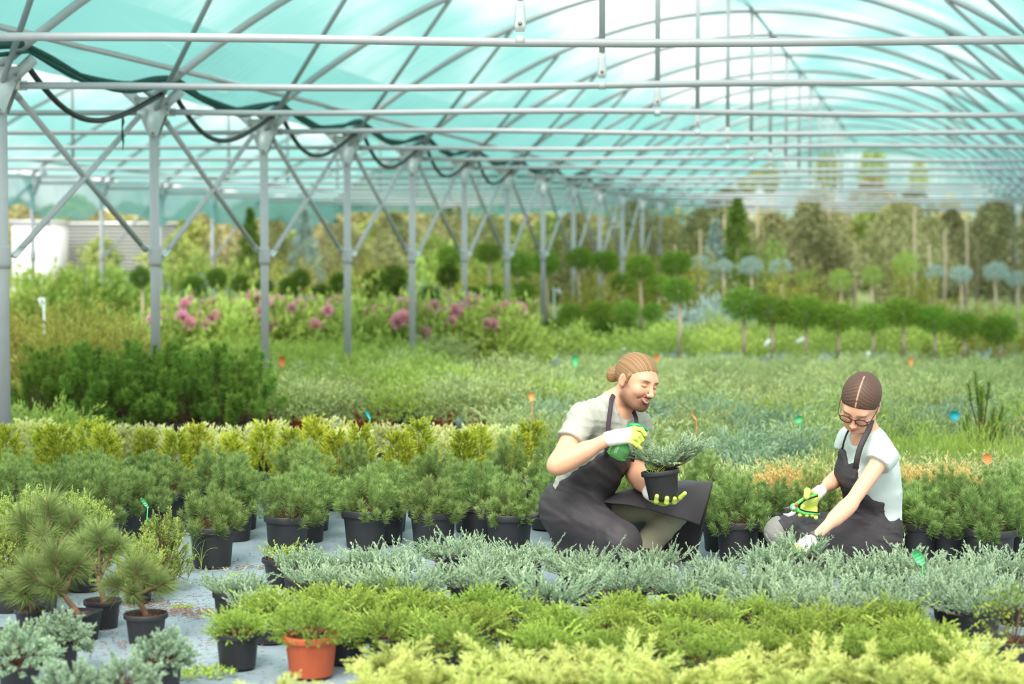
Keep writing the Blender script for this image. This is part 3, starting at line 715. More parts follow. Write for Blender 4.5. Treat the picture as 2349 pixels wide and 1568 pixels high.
# ---- blue junipers : (px, py of foliage centre, scale, proto)
blue = [(690, 1292, .75), (800, 1290, .8), (874, 1284, .95), (1035, 1252, .9), (1130, 1284, .9), (1203, 1272, .8), (1322, 1286, .95), (1498, 1284, .75), (722, 1330, .75), (792, 1334, .8), (938, 1330, 1.1), (1075, 1324, 1.0), (1150, 1318, .8), (1262, 1350, 1.05), (1345, 1320, .7), (1440, 1326, 1.05), (1560, 1342, .95), (1632, 1310, .75), (1735, 1330, 1.1), (1845, 1318, 1.05), (1780, 1376, 1.05), (1935, 1352, 1.0), (1985, 1300, 1.0), (2045, 1290, .95), (2070, 1352, 1.05), (2165, 1305, 1.0), (2185, 1350, .95), (2310, 1286, 1.0), (2335, 1345, 1.0), (1900, 1392, .95), (2020, 1392, .85), (2248, 1372, 1.1), (545, 1352, .8), (590, 1400, .65)]
blue.sort(key=lambda q: q[0])
rowof = lambda py: 'back' if py < 1300 else ('middle' if py < 1345 else 'front')
cnt = {}
for i, (px, py, s) in enumerate(blue):
    D = DG(py+72*s+10); p = W(px, py, D); rw = rowof(py); cnt[rw] = cnt.get(rw, 0)+1
    if skip_people(p[0], D, .0) and py < 1300: D -= .1
    potted('potted_juniper', (p[0], D), JUN[rg.randrange(4)], f'silvery blue-green juniper, {od(cnt[rw])} from the left in the {rw} part of its bed', 'potted juniper', f'{rw} edge of the blue juniper bed', .080, .108, s=s*1.02, r=rg, dz=-.012)
pg = G(1772, 1352)
potted('potted_juniper', pg, JUNG[0], "tall blue-green juniper standing beside the kneeling woman's lowered glove", 'potted juniper', None, .08, .11, s=.86, r=rg, dz=-.02)
pg = G(1835, 1345)
potted('potted_juniper', pg, JUNG[0], "blue-green juniper directly below the white cuff of the woman's glove", 'potted juniper', None, .075, .12, s=.85, r=rg)
# ---- juniper with sparse brownish foliage at bed corner
potted('potted_juniper', G(652, 1340), (M2(p_juniper(33, .14, .09, 90, .06), L_SPRUCE, 'sparse'))[0:2], 'sparse juniper with dry pinkish twigs in black pot at the left corner of the bed', 'potted juniper', None, .09, .11, s=.8, r=rg)
potted('potted_juniper', G(527, 1425), JUN[0], 'half-bare juniper leaning out of a black pot at the bed edge', 'potted juniper', None, .062, .11, s=.6, r=rg)
# ---- low bright green junipers
green = [(617, 1376, 1.05), (735, 1366, .9), (812, 1378, 1.0), (872, 1352, .8), (930, 1374, 1.0), (1108, 1366, 1.05), (895, 1424, 1.15), (1000, 1392, .8), (1092, 1420, 1.0), (1030, 1462, 1.0), (1190, 1402, .8), (1284, 1420, 1.1), (1246, 1466, 1.0), (1434, 1384, 1.0), (1402, 1428, .85), (1518, 1410, .9), (1600, 1400, 1.05), (1560, 1452, .85), (1470, 1472, .9), (1668, 1462, .8), (1748, 1402, .9), (1822, 1442, 1.0), (1760, 1482, .9), (1912, 1426, 1.05), (1975, 1482, 1.1), (2050, 1408, .95), (2085, 1450, 1.0), (2160, 1470, .9), (2120, 1508, 1.0), (1866, 1500, .8), (1620, 1500, .9), (1375, 1486, .9), (790, 1440, .8), (970, 1430, .8)]
green.sort(key=lambda q: q[0])
gc = {}
for i, (px, py, s) in enumerate(green):
    D = DG(py+76*s+14); p = W(px, py, D)
    rw = 'upper' if py < 1415 else 'lower'; gc[rw] = gc.get(rw, 0)+1
    potted('potted_juniper', (p[0], D), GRN[rg.randrange(3)], f'low bright green juniper, {od(gc[rw])} from the left in the {rw} half of its bed', 'potted juniper', f'{rw} half of the green juniper bed', .078, .10, s=s*.90, r=rg, dz=-.016)
potted('potted_juniper', G(714, 1546), GRN[2], 'bright green juniper in the terracotta pot at the left of the bed', 'potted juniper', None, .091, .13, PMR, s=.92, r=rg)
potted('potted_juniper', G(545, 1528), GRN[1], 'small bright green juniper in black pot beside the pavement gap, one branch trailing left', 'potted juniper', None, .076, .115, s=.72, r=rg)
# ---- feathery golden junipers along the bottom edge
gold = [(622, 1585, .85), (862, 1550, .85), (905, 1495, 1.0), (985, 1545, 1.0), (1085, 1560, .9), (1150, 1515, 1.05), (1235, 1552, 1.0), (1330, 1530, .95), (1425, 1560, 1.0), (1455, 1512, 1.0), (1545, 1550, 1.0), (1640, 1545, 1.0), (1735, 1530, 1.05), (1825, 1560, 1.0), (1885, 1520, 1.0), (1985, 1548, 1.05), (2080, 1565, .95), (2170, 1560, 1.0), (2228, 1505, 1.0), (2300, 1560, 1.1)]
for i, (px, py, s) in enumerate(gold):
    D = DG(py+110); p = W(px, py, D)
    potted('potted_juniper', (p[0], D), GOLD[rg.randrange(3)], f'feathery golden-yellow juniper with arching sprays, {od(i+1)} from the left along the bottom edge', 'potted juniper', 'golden junipers along the bottom edge', .075, .105, s=s*.84, r=rg, dz=-.03)
potted('potted_shrub', G(2325, 1545), LEAFY, 'dark leafy evergreen shrub with yellow-green tips in the lower right corner', 'potted shrub', None, .08, .11, s=.85, r=rg)
# ---- left foreground group
potted('potted_conifer', G(372, 1590), STAR[1], 'round blue-green dwarf juniper in dark grey pot, rightmost of the blurred group at lower left', 'potted conifer', None, .066, .105, s=0.95, r=rg)
potted('potted_conifer', G(140, 1540), STAR[0], 'blue-green dwarf juniper in black pot, topmost of the blurred group at lower left', 'potted conifer', None, .06, .10, s=1.07, r=rg)
potted('potted_conifer', G(45, 1585), STAR[2], 'large blue-green dwarf juniper cut by the left edge at the bottom', 'potted conifer', None, .07, .09, s=1.12, r=rg)
potted('potted_conifer', G(285, 1650), STAR[2], 'blue-green dwarf juniper in terracotta pot at the bottom edge', 'potted conifer', None, .06, .09, PMR, s=0.95, r=rg)
potted('potted_conifer', G(165, 1670), STAR[1], 'blue-green dwarf juniper at the bottom edge, left of the terracotta-potted one', 'potted conifer', None, .06, .09, s=1.07, r=rg)
def pine_tree(px, pb, pot, tufts, label, lean=(0, 0), trunk=.12, sq=False, nn=420, nl=.086, seed=1):
    p = G(px, pb); t = thing('potted_pine', (p[0], p[1], 0), label, 'potted pine')
    pr, ph = pot
    if sq:
        q = MB(); a = [(-.8, 0), (-1, .9), (-1.06, .92), (-1.06, 1.0), (-.98, 1.0), (-.93, .8)]
        q.lathe([(-x*pr*1.3, z*ph) for x, z in [(-.01, 0)]+a], 4); o = q.build('pot', POT, t, smooth=False); o.rotation_euler = (0, 0, R(30))
        inst('soil', SM, t, (0, 0, 0), (0, 0, 0), (pr*.9, pr*.9, ph*.95))
    else:
        inst('pot', PM, t, (0, 0, 0), (0, 0, 0), (pr, pr, ph)); inst('soil', SM, t, (0, 0, 0), (0, 0, 0), (pr, pr, ph))
    z0 = ph*.85; top = np.array([lean[0], lean[1], z0+trunk])
    q = MB(); u = np.linspace(0, 1, 6)[:, None]; P = np.array([[0, 0, z0-.01]])*(1-u)+top*u; P[:, 0] += .006*np.sin(u[:, 0]*6)
    q.tube(P, np.linspace(.011, .008, 6), 10)
    f, s = p_tufts(seed, [(a, b, c, d_, e_, f_, g_) for (a, b, c, d_, e_, f_, g_) in [(top[0]+a, top[1]+b, top[2]+c, d_, e_, f_, g_) for (a, b, c, d_, e_, f_, g_) in tufts]], nn, nl)
    for (a, b, c, d_, e_, f_, g_) in tufts:
        q.tube([top-np.array([0, 0, .015]), top+np.array([a, b, c])*.6, top+np.array([a, b, c])], [.006, .005, .004], 7)
    q.build('trunk', BARK, t); s.build('shoots', TWIG, t); f.build('foliage', L_BLACKP, t, smooth=False)
    return t
pine_tree(335, 1472, (.076, .102), [(0, 0, .06, 0, -.2, 1, 1.1), (-.06, -.01, .02, -.8, -.3, .5, .9), (.07, -.01, .02, .8, -.3, .5, .95), (.02, .05, .03, .2, .6, .6, .9), (.0, -.04, .0, 0, -.8, .3, .7)], 'small long-needled pine with bare leaning trunk in a round black pot at the path edge', (-.03, 0), .085, seed=3)
pine_tree(182, 1470, (.062, .105), [(-.03, 0, .09, 0, -.1, 1, 1.2), (.04, -.01, .08, .6, -.3, .7, 1.0), (-.10, 0, .05, -.7, -.2, .6, 1.1), (.0, .05, .05, 0, .5, .5, 1), (-.02, -.05, .02, -.2, -.8, .4, .9)], 'long-needled pine in a square black pot', (-.05, 0), .08, sq=True, seed=4)
pine_tree(236, 1438, (.068, .1), [(0, 0, .12, 0, -.2, 1, 1.0), (.05, 0, .09, .6, -.2, .8, .9), (-.05, .02, .09, -.6, 0, .8, .9), (0, .05, .08, 0, .6, .7, .9)], 'long-needled pine in the black pot with broad rim behind the square pot', (-.01, 0), .1, seed=5)
pine_tree(72, 1452, (.06, .09), [(0, 0, .04, 0, -.2, 1, 1.15), (-.05, 0, .0, -.7, -.3, .6, 1.0), (.07, .0, .02, .7, -.3, .6, 1.05), (0, -.05, -.01, 0, -.8, .4, .9)], 'long-needled pine with short thick trunk near the yellow tag', (0, 0), .075, seed=6)
pine_tree(95, 1405, (.07, .1), [(0, 0, .14, 0, -.2, 1, 1.25), (-.08, 0, .10, -.6, -.2, .7, 1.15), (.08, .0, .09, .6, -.2, .7, 1.15), (0, .06, .09, 0, .6, .5, 1.1), (.0, -.05, .06, 0, -.8, .5, 1.0)], 'large spreading long-needled pine rising behind the trunked pine at left', (.03, 0), .14, seed=8)
sprl = [(20, 1400, 1.0, 'dwarf spruce with upright shoots cut by the left edge'), (95, 1362, 1.15, 'tallest dwarf spruce with upright shoots at far left'), (190, 1352, 1.1, 'dwarf spruce with upright shoots between the tall spruce and the green tag'), (60, 1330, 1.05, 'dwarf spruce behind the tallest one at far left'), (150, 1325, 1.0, 'dwarf spruce at the back of the left spruce group')]
for px, py, s, lb in sprl: potted('potted_spruce', G(px, py), SPR[rg.randrange(2)], lb, 'potted spruce', None, .08, .13, s=s*.88, r=rg)
potted('potted_spruce', G(372, 1350), SPR[0], 'dwarf spruce in black pot carrying the bent green plant tag', 'potted spruce', None, .062, .10, s=.78, r=rg)
potted('potted_spruce', G(318, 1380), SPR[1], 'dwarf spruce in low black pot just behind the trunked pine', 'potted spruce', None, .06, .08, s=.72, r=rg)
# ================================================================ FIELD AND BACKGROUND
rg = random.Random(23)
def plant(name, me, x, y, s, lab, cat, grp=None, z=0.0, sz=None):
    o = inst(name, me, None, (x, y, z), (0, 0, rg.random()*6.28), s if sz is None else (s, s, s*sz))
    return tag(o, lab, cat, grp)
def rowfill(name, mes, D, x0, x1, sp, s, lab, cat, grp, z=0.0, jit=.1, sz=None, cond=None):
    c = 0; x = x0 + rg.uniform(0, sp*.5)
    while x < x1:
        xx, yy = x+rg.uniform(-jit, jit)*sp, D+rg.uniform(-jit, jit)*sp; x += sp*rg.uniform(.9, 1.1)
        if not inframe(xx, yy, mpx=80) or (cond and not cond(xx, yy)): continue
        c += 1
        if c > 40: continue
        plant(name, rg.choice(mes), xx, yy, s*rg.uniform(.85, 1.15), lab.format(od(c)), cat, grp, z, sz)
PXa = lambda px, D: W(px, 700, D)[0]
# -- behind the two people, right half : grey green juniper field (rows of it to the standards)
Ds = [11.3, 11.95, 12.7, 13.5, 14.4, 15.4, 16.5, 17.7, 19.0, 20.1, 21.0]
for i, D in enumerate(Ds):
    x0 = PXa(1150 if D < 15 else 1000, D); x1 = PXa(2420, D)
    ms = FIELD if i not in (1, 2) else FIELD + FIELDB + FIELDG
    rowfill('spreading_juniper', ms, D, x0, x1, .58 if D < 14 else .64, .9 if D < 13 else (1.0 if D < 16 else (.9 if D < 19.5 else .72)), 'spreading grey-green juniper, {} from the left in the %s row behind the gardeners' % ORD[i+1], 'juniper', f'{ORD[i+1]} juniper row behind the gardeners', z=.10 if D < 14 else (.04 if D < 16 else 0), cond=lambda x, y: y > 11.2)
# blue green clump behind the man's plant
for j, (px, D, s) in enumerate([(1680, 10.5, .9), (1760, 10.6, .95), (1850, 10.5, .85), (1730, 10.1, .75), (1640, 10.2, .7)]):
    plant('spreading_juniper', FIELDB[j % 2], PXa(px, D), D, s, f'blue-green spreading juniper, {od(j+1)} listed of the clump between the two gardeners', 'juniper', 'blue-green clump between the gardeners', .08)
for j, (px, D) in enumerate([(1320, 10.1), (1480, 10.1), (1700, 9.3), (1600, 9.5), (1800, 9.35), (1540, 10.7), (1420, 10.7), (1650, 9.0), (1550, 9.0), (1740, 9.0), (1500, 9.4), (1390, 9.4), (1300, 9.5)]):
    plant('spreading_juniper', FIELD[j % 3], PXa(px, D), D, .75, f'pale grey-green juniper, {od(j+1)} listed of the loose patch between the gardeners', 'juniper', 'loose grey-green patch', .06)
# fresh green fuzzy plants right of the woman's head
for j, (px, D, s) in enumerate([(1930, 10.2, .72), (2080, 10.1, .8), (2180, 10.2, .78), (2290, 10.1, .8), (2380, 10.2, .78), (2010, 10.6, .75), (2120, 10.7, .8), (2240, 10.7, .8)]):
    plant('grassy_shrub', FUZZ[j % 2], PXa(px, D), D, s, f'fresh green shrub, {od(j+1)} listed beside and right of the woman', 'shrub', 'fine-leaved shrubs right of the woman', .02)
for j, (px, D) in enumerate([(1830, 9.1), (1920, 9.15), (2000, 9.1), (2100, 9.15), (2210, 9.1), (2310, 9.15), (1880, 9.5), (2050, 9.5), (2150, 9.55), (2260, 9.5), (2350, 9.55)]):
    plant('spreading_juniper', FIELD[j % 3], PXa(px, D), D, .72, f'soft grey-green juniper, {od(j+1)} listed of the row behind the peach shrubs', 'juniper', 'grey-green row behind the peach shrubs', .10)
for j, (px, py, s) in enumerate([(1790, 1082, .95), (1872, 1088, .85), (2078, 1092, .9), (2135, 1085, .85), (2190, 1090, .95), (2150, 1118, .9), (1745, 1100, .6), (2205, 1112, .8)]):
    D = 8.68 if py < 1105 else 8.5; p = W(px, py, D)
    t = thing('potted_spirea', (p[0], D, 0), f'peach-orange leaved shrub, {od(j+1)} listed among the pines around the woman', 'potted shrub', 'peach-leaved shrubs')
    inst('pot', PM, t, (0, 0, 0), (0, 0, 0), (.08, .08, .17)); inst('foliage', SPIREA[j % 2], t, (0, 0, .18), (0, 0, j), s)
potted('potted_pine', (PXa(2255, 11.0), 11.0), SPIRE, 'upright candle pine standing alone above the field at the right', 'potted pine', None, .1, .18, s=.74, r=rg)
# extra pines at right in front of spirea
c = 0
for D in (8.02, 8.34):
    for px in ((1660, 1790, 1890, 2090, 2180, 2262, 2340) if D > 8.2 else (2180, 2340, 2110)):
        c += 1; xx = PXa(px+rg.uniform(-12, 12), D)
        potted('potted_pine', (xx, D), PINE[rg.choice([0, 1, 2, 3])], f'mugo pine, {od(c)} listed of the loose rows behind the woman', 'potted pine', 'loose pine rows behind the woman', .1, .18, s=rg.uniform(.66, .82), r=rg)
# -- left and centre
rowfill('spreading_juniper', FIELD+FIELDG, 11.9, PXa(-60, 11.9), PXa(120, 11.9), .4, .9, 'mid-green juniper, {} from the left beside the leftmost post', 'juniper', 'junipers beside the leftmost post', .1)
c = 0
for D, pxs in ((12.5, (110, 190, 270, 350, 430, 500, 570)), (13.1, (70, 160, 240, 330, 400, 480, 560)), (13.7, (120, 210, 300, 390, 450, 540))):
    for px in pxs:
        c += 1
        potted('potted_pine', (PXa(px+rg.uniform(-15, 15), D), D), CAND[c % 2], f'dark green candle pine, {od(c)} listed of the clump near the leftmost post', 'potted pine', 'dark candle pines near the leftmost post', .12, .2, s=rg.uniform(.85, 1.05), r=rg)
c = 0
for D in (13.6, 14.3):
    for px in range(600, 1260, 70):
        c += 1; x = PXa(px+rg.uniform(-12, 12), D)
        t = thing('potted_juniper', (x, D, 0), f'green juniper in a {"dark red" if c % 3 else "black"} pot, {od(c)} listed in the {"nearer" if D < 14 else "farther"} centre row', 'potted juniper', 'loose junipers in the centre')
        inst('pot', PMRD if c % 3 else PM, t, (0, 0, 0), (0, 0, 0), (.11, .11, .2)); inst('foliage', (FIELDG+FIELD)[c % 5], t, (0, 0, .13), (0, 0, rg.random()*6), rg.uniform(.8, 1))
for i, D in enumerate((15.3, 16.2, 17.2, 18.3, 19.5, 20.6)):
    rowfill('spreading_juniper', FIELDG if i % 2 == 0 else FIELD+FIELDG, D, PXa(540, D), PXa(1180 if i < 2 else 1030, D), .55, 1.0, 'spreading green juniper, {} from the left in the %s centre row' % ORD[i+1], 'juniper', f'{ORD[i+1]} centre row of junipers', .12)
for i, D in enumerate((14.8, 15.8, 16.8, 18.0, 19.3)):
    rowfill('olive_shrub', OLIVE+(FIELDG if i < 1 else []), D, PXa(-40, D), PXa(360-20*i, D), .62, .95, 'olive-yellow shrub, {} from the left in the %s row at left' % ORD[i+1], 'shrub', f'{ORD[i+1]} olive shrub row at left', .02)
# pink flowering shrubs
def flower_shrub(x, D, s, lab, nf=5):
    t = thing('flowering_shrub', (x, D, 0), lab, 'shrub', 'pink flowering shrubs', rz=rg.random()*6, sc_=s)
    inst('foliage', LIME[rg.randrange(2)], t)
    for j in range(nf):
        a = rg.random()*6.28; h = rg.uniform(.5, .82); q = .42*math.sqrt(max(.05, 1-(h/.8)**2))
        inst('blossom', FLOWER, t, (q*math.cos(a), q*math.sin(a), h), (0, 0, a), rg.uniform(1.0, 1.6))
fr = rng_(5); fm = MB(); dd = nrm(fr.normal(size=(90, 3))); fm.blades(dd*.01, dd+np.array([0, 0, .4]), .06, .045, rng=fr); FLOWER = fm.mesh('blossom', PINK, False)
c = 0
for D in (21.2, 22.3, 23.4):
    for px in range(390, 1200, 78):
        c += 1; flower_shrub(PXa(px+rg.uniform(-25, 25), D), D, rg.uniform(.85, 1.05), f'lime-leaved shrub with pink blossoms, {od(min(c, 40))} listed between the main posts', 5 if rg.random() < .7 else 2)
# standards (ball on a trunk)
SMT = MB(); SMT.tube([(0, 0, 0), (.01, 0, .5), (0, 0, 1)], [.012, .011, .009], 7); TRK = SMT.mesh('trunk', TRUNK)
def standard(px, pyc, pyb, wpx, me, mw, lab, grp, hs=1.0, D=None):
    D = D or DG(pyb); x = PXa(px, D); zc = W(px, pyc, D)[2]
    t = thing('standard_tree', (x, D, 0), lab, 'tree', grp)
    inst('trunk', TRK, t, (0, 0, 0), (rg.uniform(-.03, .03), rg.uniform(-.03, .03), 0), (2.2, 2.2, zc))
    s = wpx/2/F*D/mw
    inst('crown', me, t, (0, 0, zc), (0, 0, rg.random()*6), (s, s, s*hs))
    return t
S1 = [(1704, 698, 848, 92), (1768, 712, 850, 88), (1844, 716, 848, 96), (1920, 730, 852, 84), (1999, 728, 852, 80), (2069, 716, 852, 86), (2140, 732, 850, 76), (2210, 745, 852, 74), (2290, 755, 855, 84)]
for i, (px, a, b, w_) in enumerate(S1): standard(px, a, b, w_, BALLF[i % 3], .215, f'small standard pine with flat round crown, {od(i+1)} from the left in the right-hand row', 'right-hand row of standard pines', D=21.3)
S2 = [(1310, 722, 812, 58), (1374, 716, 815, 62), (1438, 716, 810, 60), (1496, 716, 812, 50), (1555, 665, 846, 66)]
for i, (px, a, b, w_) in enumerate(S2): standard(px, a, b, w_, BALLF[i % 3], .215, 'taller standard pine on a long pale trunk right above the crouching man' if i == 4 else f'small standard pine, {od(i+1)} from the left in the short row above the crouching man', 'short row of standards above the man', 1.1)
S3 = [(1198, 670, 800, 58), (1130, 672, 798, 52), (1250, 602, 738, 66), (1190, 606, 740, 70), (1330, 592, 735, 62), (1386, 600, 735, 66), (1470, 612, 738, 66), (1548, 604, 738, 72), (1430, 650, 770, 60), (1510, 655, 770, 60), (1120, 580, 720, 60), (1030, 585, 735, 60)]
for i, (px, a, b, w_) in enumerate(S3): standard(px, a, b, w_, BALLF[i % 3], .215, f'mop-headed standard pine, {od(i+1)} listed in the group above the man', 'mop-headed standards in the middle', D=26 + (i % 3)*.8)
S4 = [(322, 636, 780, 46), (445, 662, 790, 54), (497, 640, 780, 46), (554, 652, 790, 44), (606, 660, 780, 42), (668, 664, 790, 56), (737, 676, 790, 48), (780, 650, 785, 46), (838, 690, 790, 50), (912, 682, 790, 46), (985, 684, 790, 52), (1078, 690, 792, 60), (1028, 632, 775, 52), (690, 640, 770, 44), (860, 652, 775, 60), (905, 640, 770, 60)]
for i, (px, a, b, w_) in enumerate(S4): standard(px, a, b, w_, BALLD[i % 2], .14, f'dark green ball-headed standard, {od(i+1)} listed of the group behind the pink flowers', 'dark ball-headed standards', D=24.2+(i % 3)*.7)
S5 = [(1846, 640, 780, 54, 0), (1928, 642, 780, 66, 0), (2000, 632, 780, 60, 0), (2078, 606, 780, 76, 0), (2142, 624, 780, 50, 1), (2204, 628, 780, 54, 1), (2284, 622, 780, 60, 1), (2330, 640, 780, 50, 1), (1606, 604, 770, 50, 1), (1660, 612, 770, 46, 1), (1722, 610, 770, 60, 1), (1790, 612, 770, 52, 1), (135, 652, 760, 34, 1), (202, 648, 760, 36, 1), (262, 650, 760, 40, 1)]
for i, (px, a, b, w_, k) in enumerate(S5): standard(px, a, b, w_, (BALLL if not k else BALLB)[0], .23, f'{"light green" if not k else "blue-grey"} round-headed standard, {od(i+1)} listed of the far scattered ones', 'far round-headed standards', D=29+(i % 3)*.8)
# hedge of lime mounds and blue spruces at the right
rowfill('lime_mound', HEDGE, 22.4, PXa(1180, 22.4), PXa(2160, 22.4), .62, .95, 'rounded yellow-green mound, {} from the left in the row behind the standards', 'shrub', 'yellow-green mounds behind the standards', .08)
rowfill('lime_mound', HEDGE, 23.4, PXa(1500, 23.4), PXa(2200, 23.4), .66, 1.05, 'rounded yellow-green mound, {} from the left in the second row behind the standards', 'shrub', 'second row of yellow-green mounds', .12)
rowfill('dark_mound', BALLF+BALLD, 24.3, PXa(1190, 24.3), PXa(1540, 24.3), .36, 1.3, 'dense green cushion pine, {} from the left behind the short row of standards', 'shrub', 'dense cushion pines', .28)
rowfill('dark_mound', OLIVE, 22.6, PXa(2150, 22.6), PXa(2400, 22.6), .6, .8, 'dark bushy shrub, {} from the left near the right edge behind the standards', 'shrub', 'dark bushes near the right edge')
for j, (px, s) in enumerate([(1610, 1.0), (1680, 1.05), (1745, .9), (1640, .8), (1790, .75)]): plant('blue_spruce', BSPR[j % 2], PXa(px, 25.5+.4*j), 25.5+.4*j, s, f'silvery blue layered spruce, {od(j+1)} listed of the clump behind the standards', 'spruce', 'silvery blue spruces', .05, 1.2)
for i, D in enumerate((25.6, 27.2, 29.0, 31.5, 34.5)):
    rowfill('shrub', (OLIVE+FIELDG+LIME+BSPR+HEDGE), D, PXa(-60, D), PXa(1150, D), 1.05, 1.2+.06*i, 'blurred mixed shrub, {} from the left in the %s distant row' % ORD[i+1], 'shrub', f'{ORD[i+1]} distant shrub row')
for i, D in enumerate((25.6, 27.2, 29.0, 31.5, 34.5)):
    rowfill('shrub', (OLIVE+FIELDG+BALLF+FIELD), D, PXa(1150, D), PXa(2420, D), .95, 1.1+.12*i, 'blurred mixed shrub, {} from the left in the right part of the %s distant row' % ORD[i+1], 'shrub', f'{ORD[i+1]} distant shrub row at right')
# hydrangea-like bright shrubs far left
for j in range(6): plant('lime_shrub', LIME[j % 2], PXa(60+40*j, 26), 26+.3*j, 1.35, f'bright green shrub, {od(j+1)} from the left in front of the white shed', 'shrub', 'bright shrubs before the white shed')
# distant trees
def tree(px, D, me, s, th, lab, cat, grp, z=None, sz=1.0):
    x = PXa(px, D); t = thing('tree', (x, D, 0), lab, cat, grp)
    inst('trunk', TRK, t, (0, 0, 0), (rg.uniform(-.02, .02), rg.uniform(-.02, .02), 0), (2.6*s, 2.6*s, th+1.2*s))
    inst('crown', me, t, (0, 0, th), (0, 0, rg.random()*6), (s, s, s*sz))
c = 0
for D, st, n_, sc1 in ((36, -20, 21, .8), (40, 30, 19, .92), (45, -30, 19, 1.05), (51, 20, 18, 1.2)):
    for j in range(n_):
        px = st + j*(2400/n_) + rg.uniform(-35, 35); c += 1
        dark = px > 1150
        me = rg.choice(CROWN if dark and rg.random() < .8 else CROWNG+CROWN)
        tree(px, D+rg.uniform(-.8, .8), me, sc1*rg.uniform(.78, 1.08), rg.uniform(.1, .55), f'blurred slim nursery tree, {od(j+1)} from the left in the {"nearest" if D < 38 else "second" if D < 42 else "third" if D < 48 else "farthest"} tree row', 'tree', f'tree row {ORD[[36,40,45,51].index(D)+1]} beyond the standards')
for j, (px, me, s, lab) in enumerate([(1772, COLUMN[0], .75, 'bright green oval tree rising above the blurred shrubs'), (1690, CONE[0], 1.05, 'dark narrow spire-shaped conifer left of the bright oval tree'), (575, CONE[0], .9, 'dark cone-shaped conifer between the second and third post'), (1640, CONE[1], .8, 'grey-blue cone-shaped conifer left of the dark spire'), (700, CONE[1], .9, 'blue-grey conifer behind the third post')]):
    tree(px, 33.5, me, s, .35, lab, 'tree', None)
for j, px in enumerate((1548, 1605, 1660, 1735, 1820, 1862, 1900, 1960, 2030, 2095, 2130, 2165, 2215, 2240, 2285, 2310, 2335)):
    D = 33+(j*37 % 9)*.9; q = MB(); hh = 1.5+(j*53 % 10)*.1; q.tube([(0, 0, 0), (.02, 0, hh*.6), (0, 0, hh)], [.04, .035, .02], 8); o = q.build('tree_stake', TRUNK); o.location = (PXa(px, D), D, 0)
    tag(o, f'tall bare pale stem standing among the blurred trees, {od(j+1)} from the left', 'stem', 'pale stems among the far trees')
# crowns visible over the ties beyond the far gable
for j, (px, s) in enumerate([(1600, .55), (1715, .6), (1765, .4), (1895, .55), (2000, .62), (2105, .42)]):
    D = 62; x = PXa(px, D); t = thing('tree', (x, D, 0), f'round green tree crown seen between the far roof tubes, {od(j+1)} from the left', 'tree', 'crowns seen between the far roof tubes')
    inst('trunk', TRK, t, (0, 0, 0), (0, 0, 0), (5, 5, 3.6)); inst('crown', COLUMN[0], t, (0, 0, 3.35), (0, 0, j), (s*2.1, s*2.1, s*1.55))
c = 0
for D in (66, 76):
    for j in range(12 if D < 70 else 14):
        px = -60 + j*(1500/12 if D < 70 else 190) + rg.uniform(-30, 30)
        if px > 1250 and D < 70: continue
        x = PXa(px, D); c += 1
        t = thing('tree', (x, D, 0), f'big dull green tree far behind the nursery, {od(j+1)} from the left, {"nearer" if D < 70 else "farther"} woodland row', 'tree', f'{"nearer" if D < 70 else "farther"} woodland row')
        s = rg.uniform(.62, .78)*(1 if px < 1250 else .55)
        inst('trunk', TRK, t, (0, 0, 0), (0, 0, 0), (12, 12, 2)); inst('crown', BIG[c % 2], t, (0, 0, .2), (0, 0, rg.random()*6), (s*1.2, s*1.2, s))
# shed and grey wall at far left
D = 56
def wbox(name, px0, px1, py0, py1, D, dep, m_, lab, cat):
    a = W(px0, py0, D); b = W(px1, py1, D); q = MB(); t = thing(name, ((a[0]+b[0])/2, D, 0), lab, cat)
    hw, zt = (b[0]-a[0])/2, a[2]
    q.box((0, dep/2, zt/2), (hw, dep/2, zt/2)); q.build('wall', m_, t, smooth=False)
    q = MB(); q.box((0, dep/2, zt+.03), (hw+.05, dep/2+.05, .03)); q.build('roof', PLATE, t, smooth=False)
    return t, hw, zt
WHITE = mat('white_shed_paint', srgb(245, 245, 245), .5, var=.02)
t, hw, zt = wbox('shed', 28, 112, 512, 620, 34, 1.5, WHITE, 'white boxy shed at the far left behind the leftmost post', 'shed')
GW = mat('grey_corrugated_sheet', srgb(176, 178, 174), .6, var=.08, scale=3)
t, hw, zt = wbox('corrugated_wall', 112, 400, 516, 620, 36, .2, GW, 'grey corrugated sheet wall right of the white shed', 'wall')
q = MB()
for k in range(26): q.tube([(-hw, -.02, .05+k*zt/26), (hw, -.02, .05+k*zt/26)], .022, 6)
q.build('corrugation', GW, t)
CREAM = mat('cream_wall', srgb(240, 234, 200), .6, var=.05)
t, hw, zt = wbox('house', 728, 790, 505, 640, 60, 3, CREAM, 'cream coloured building glimpsed between the trees left of the fourth post', 'building')
q = MB(); q.box((0, -.02, zt*.6), (hw*.3, .03, zt*.12)); q.build('window', mat('window_glass', srgb(90, 100, 105), .1), t, smooth=False)
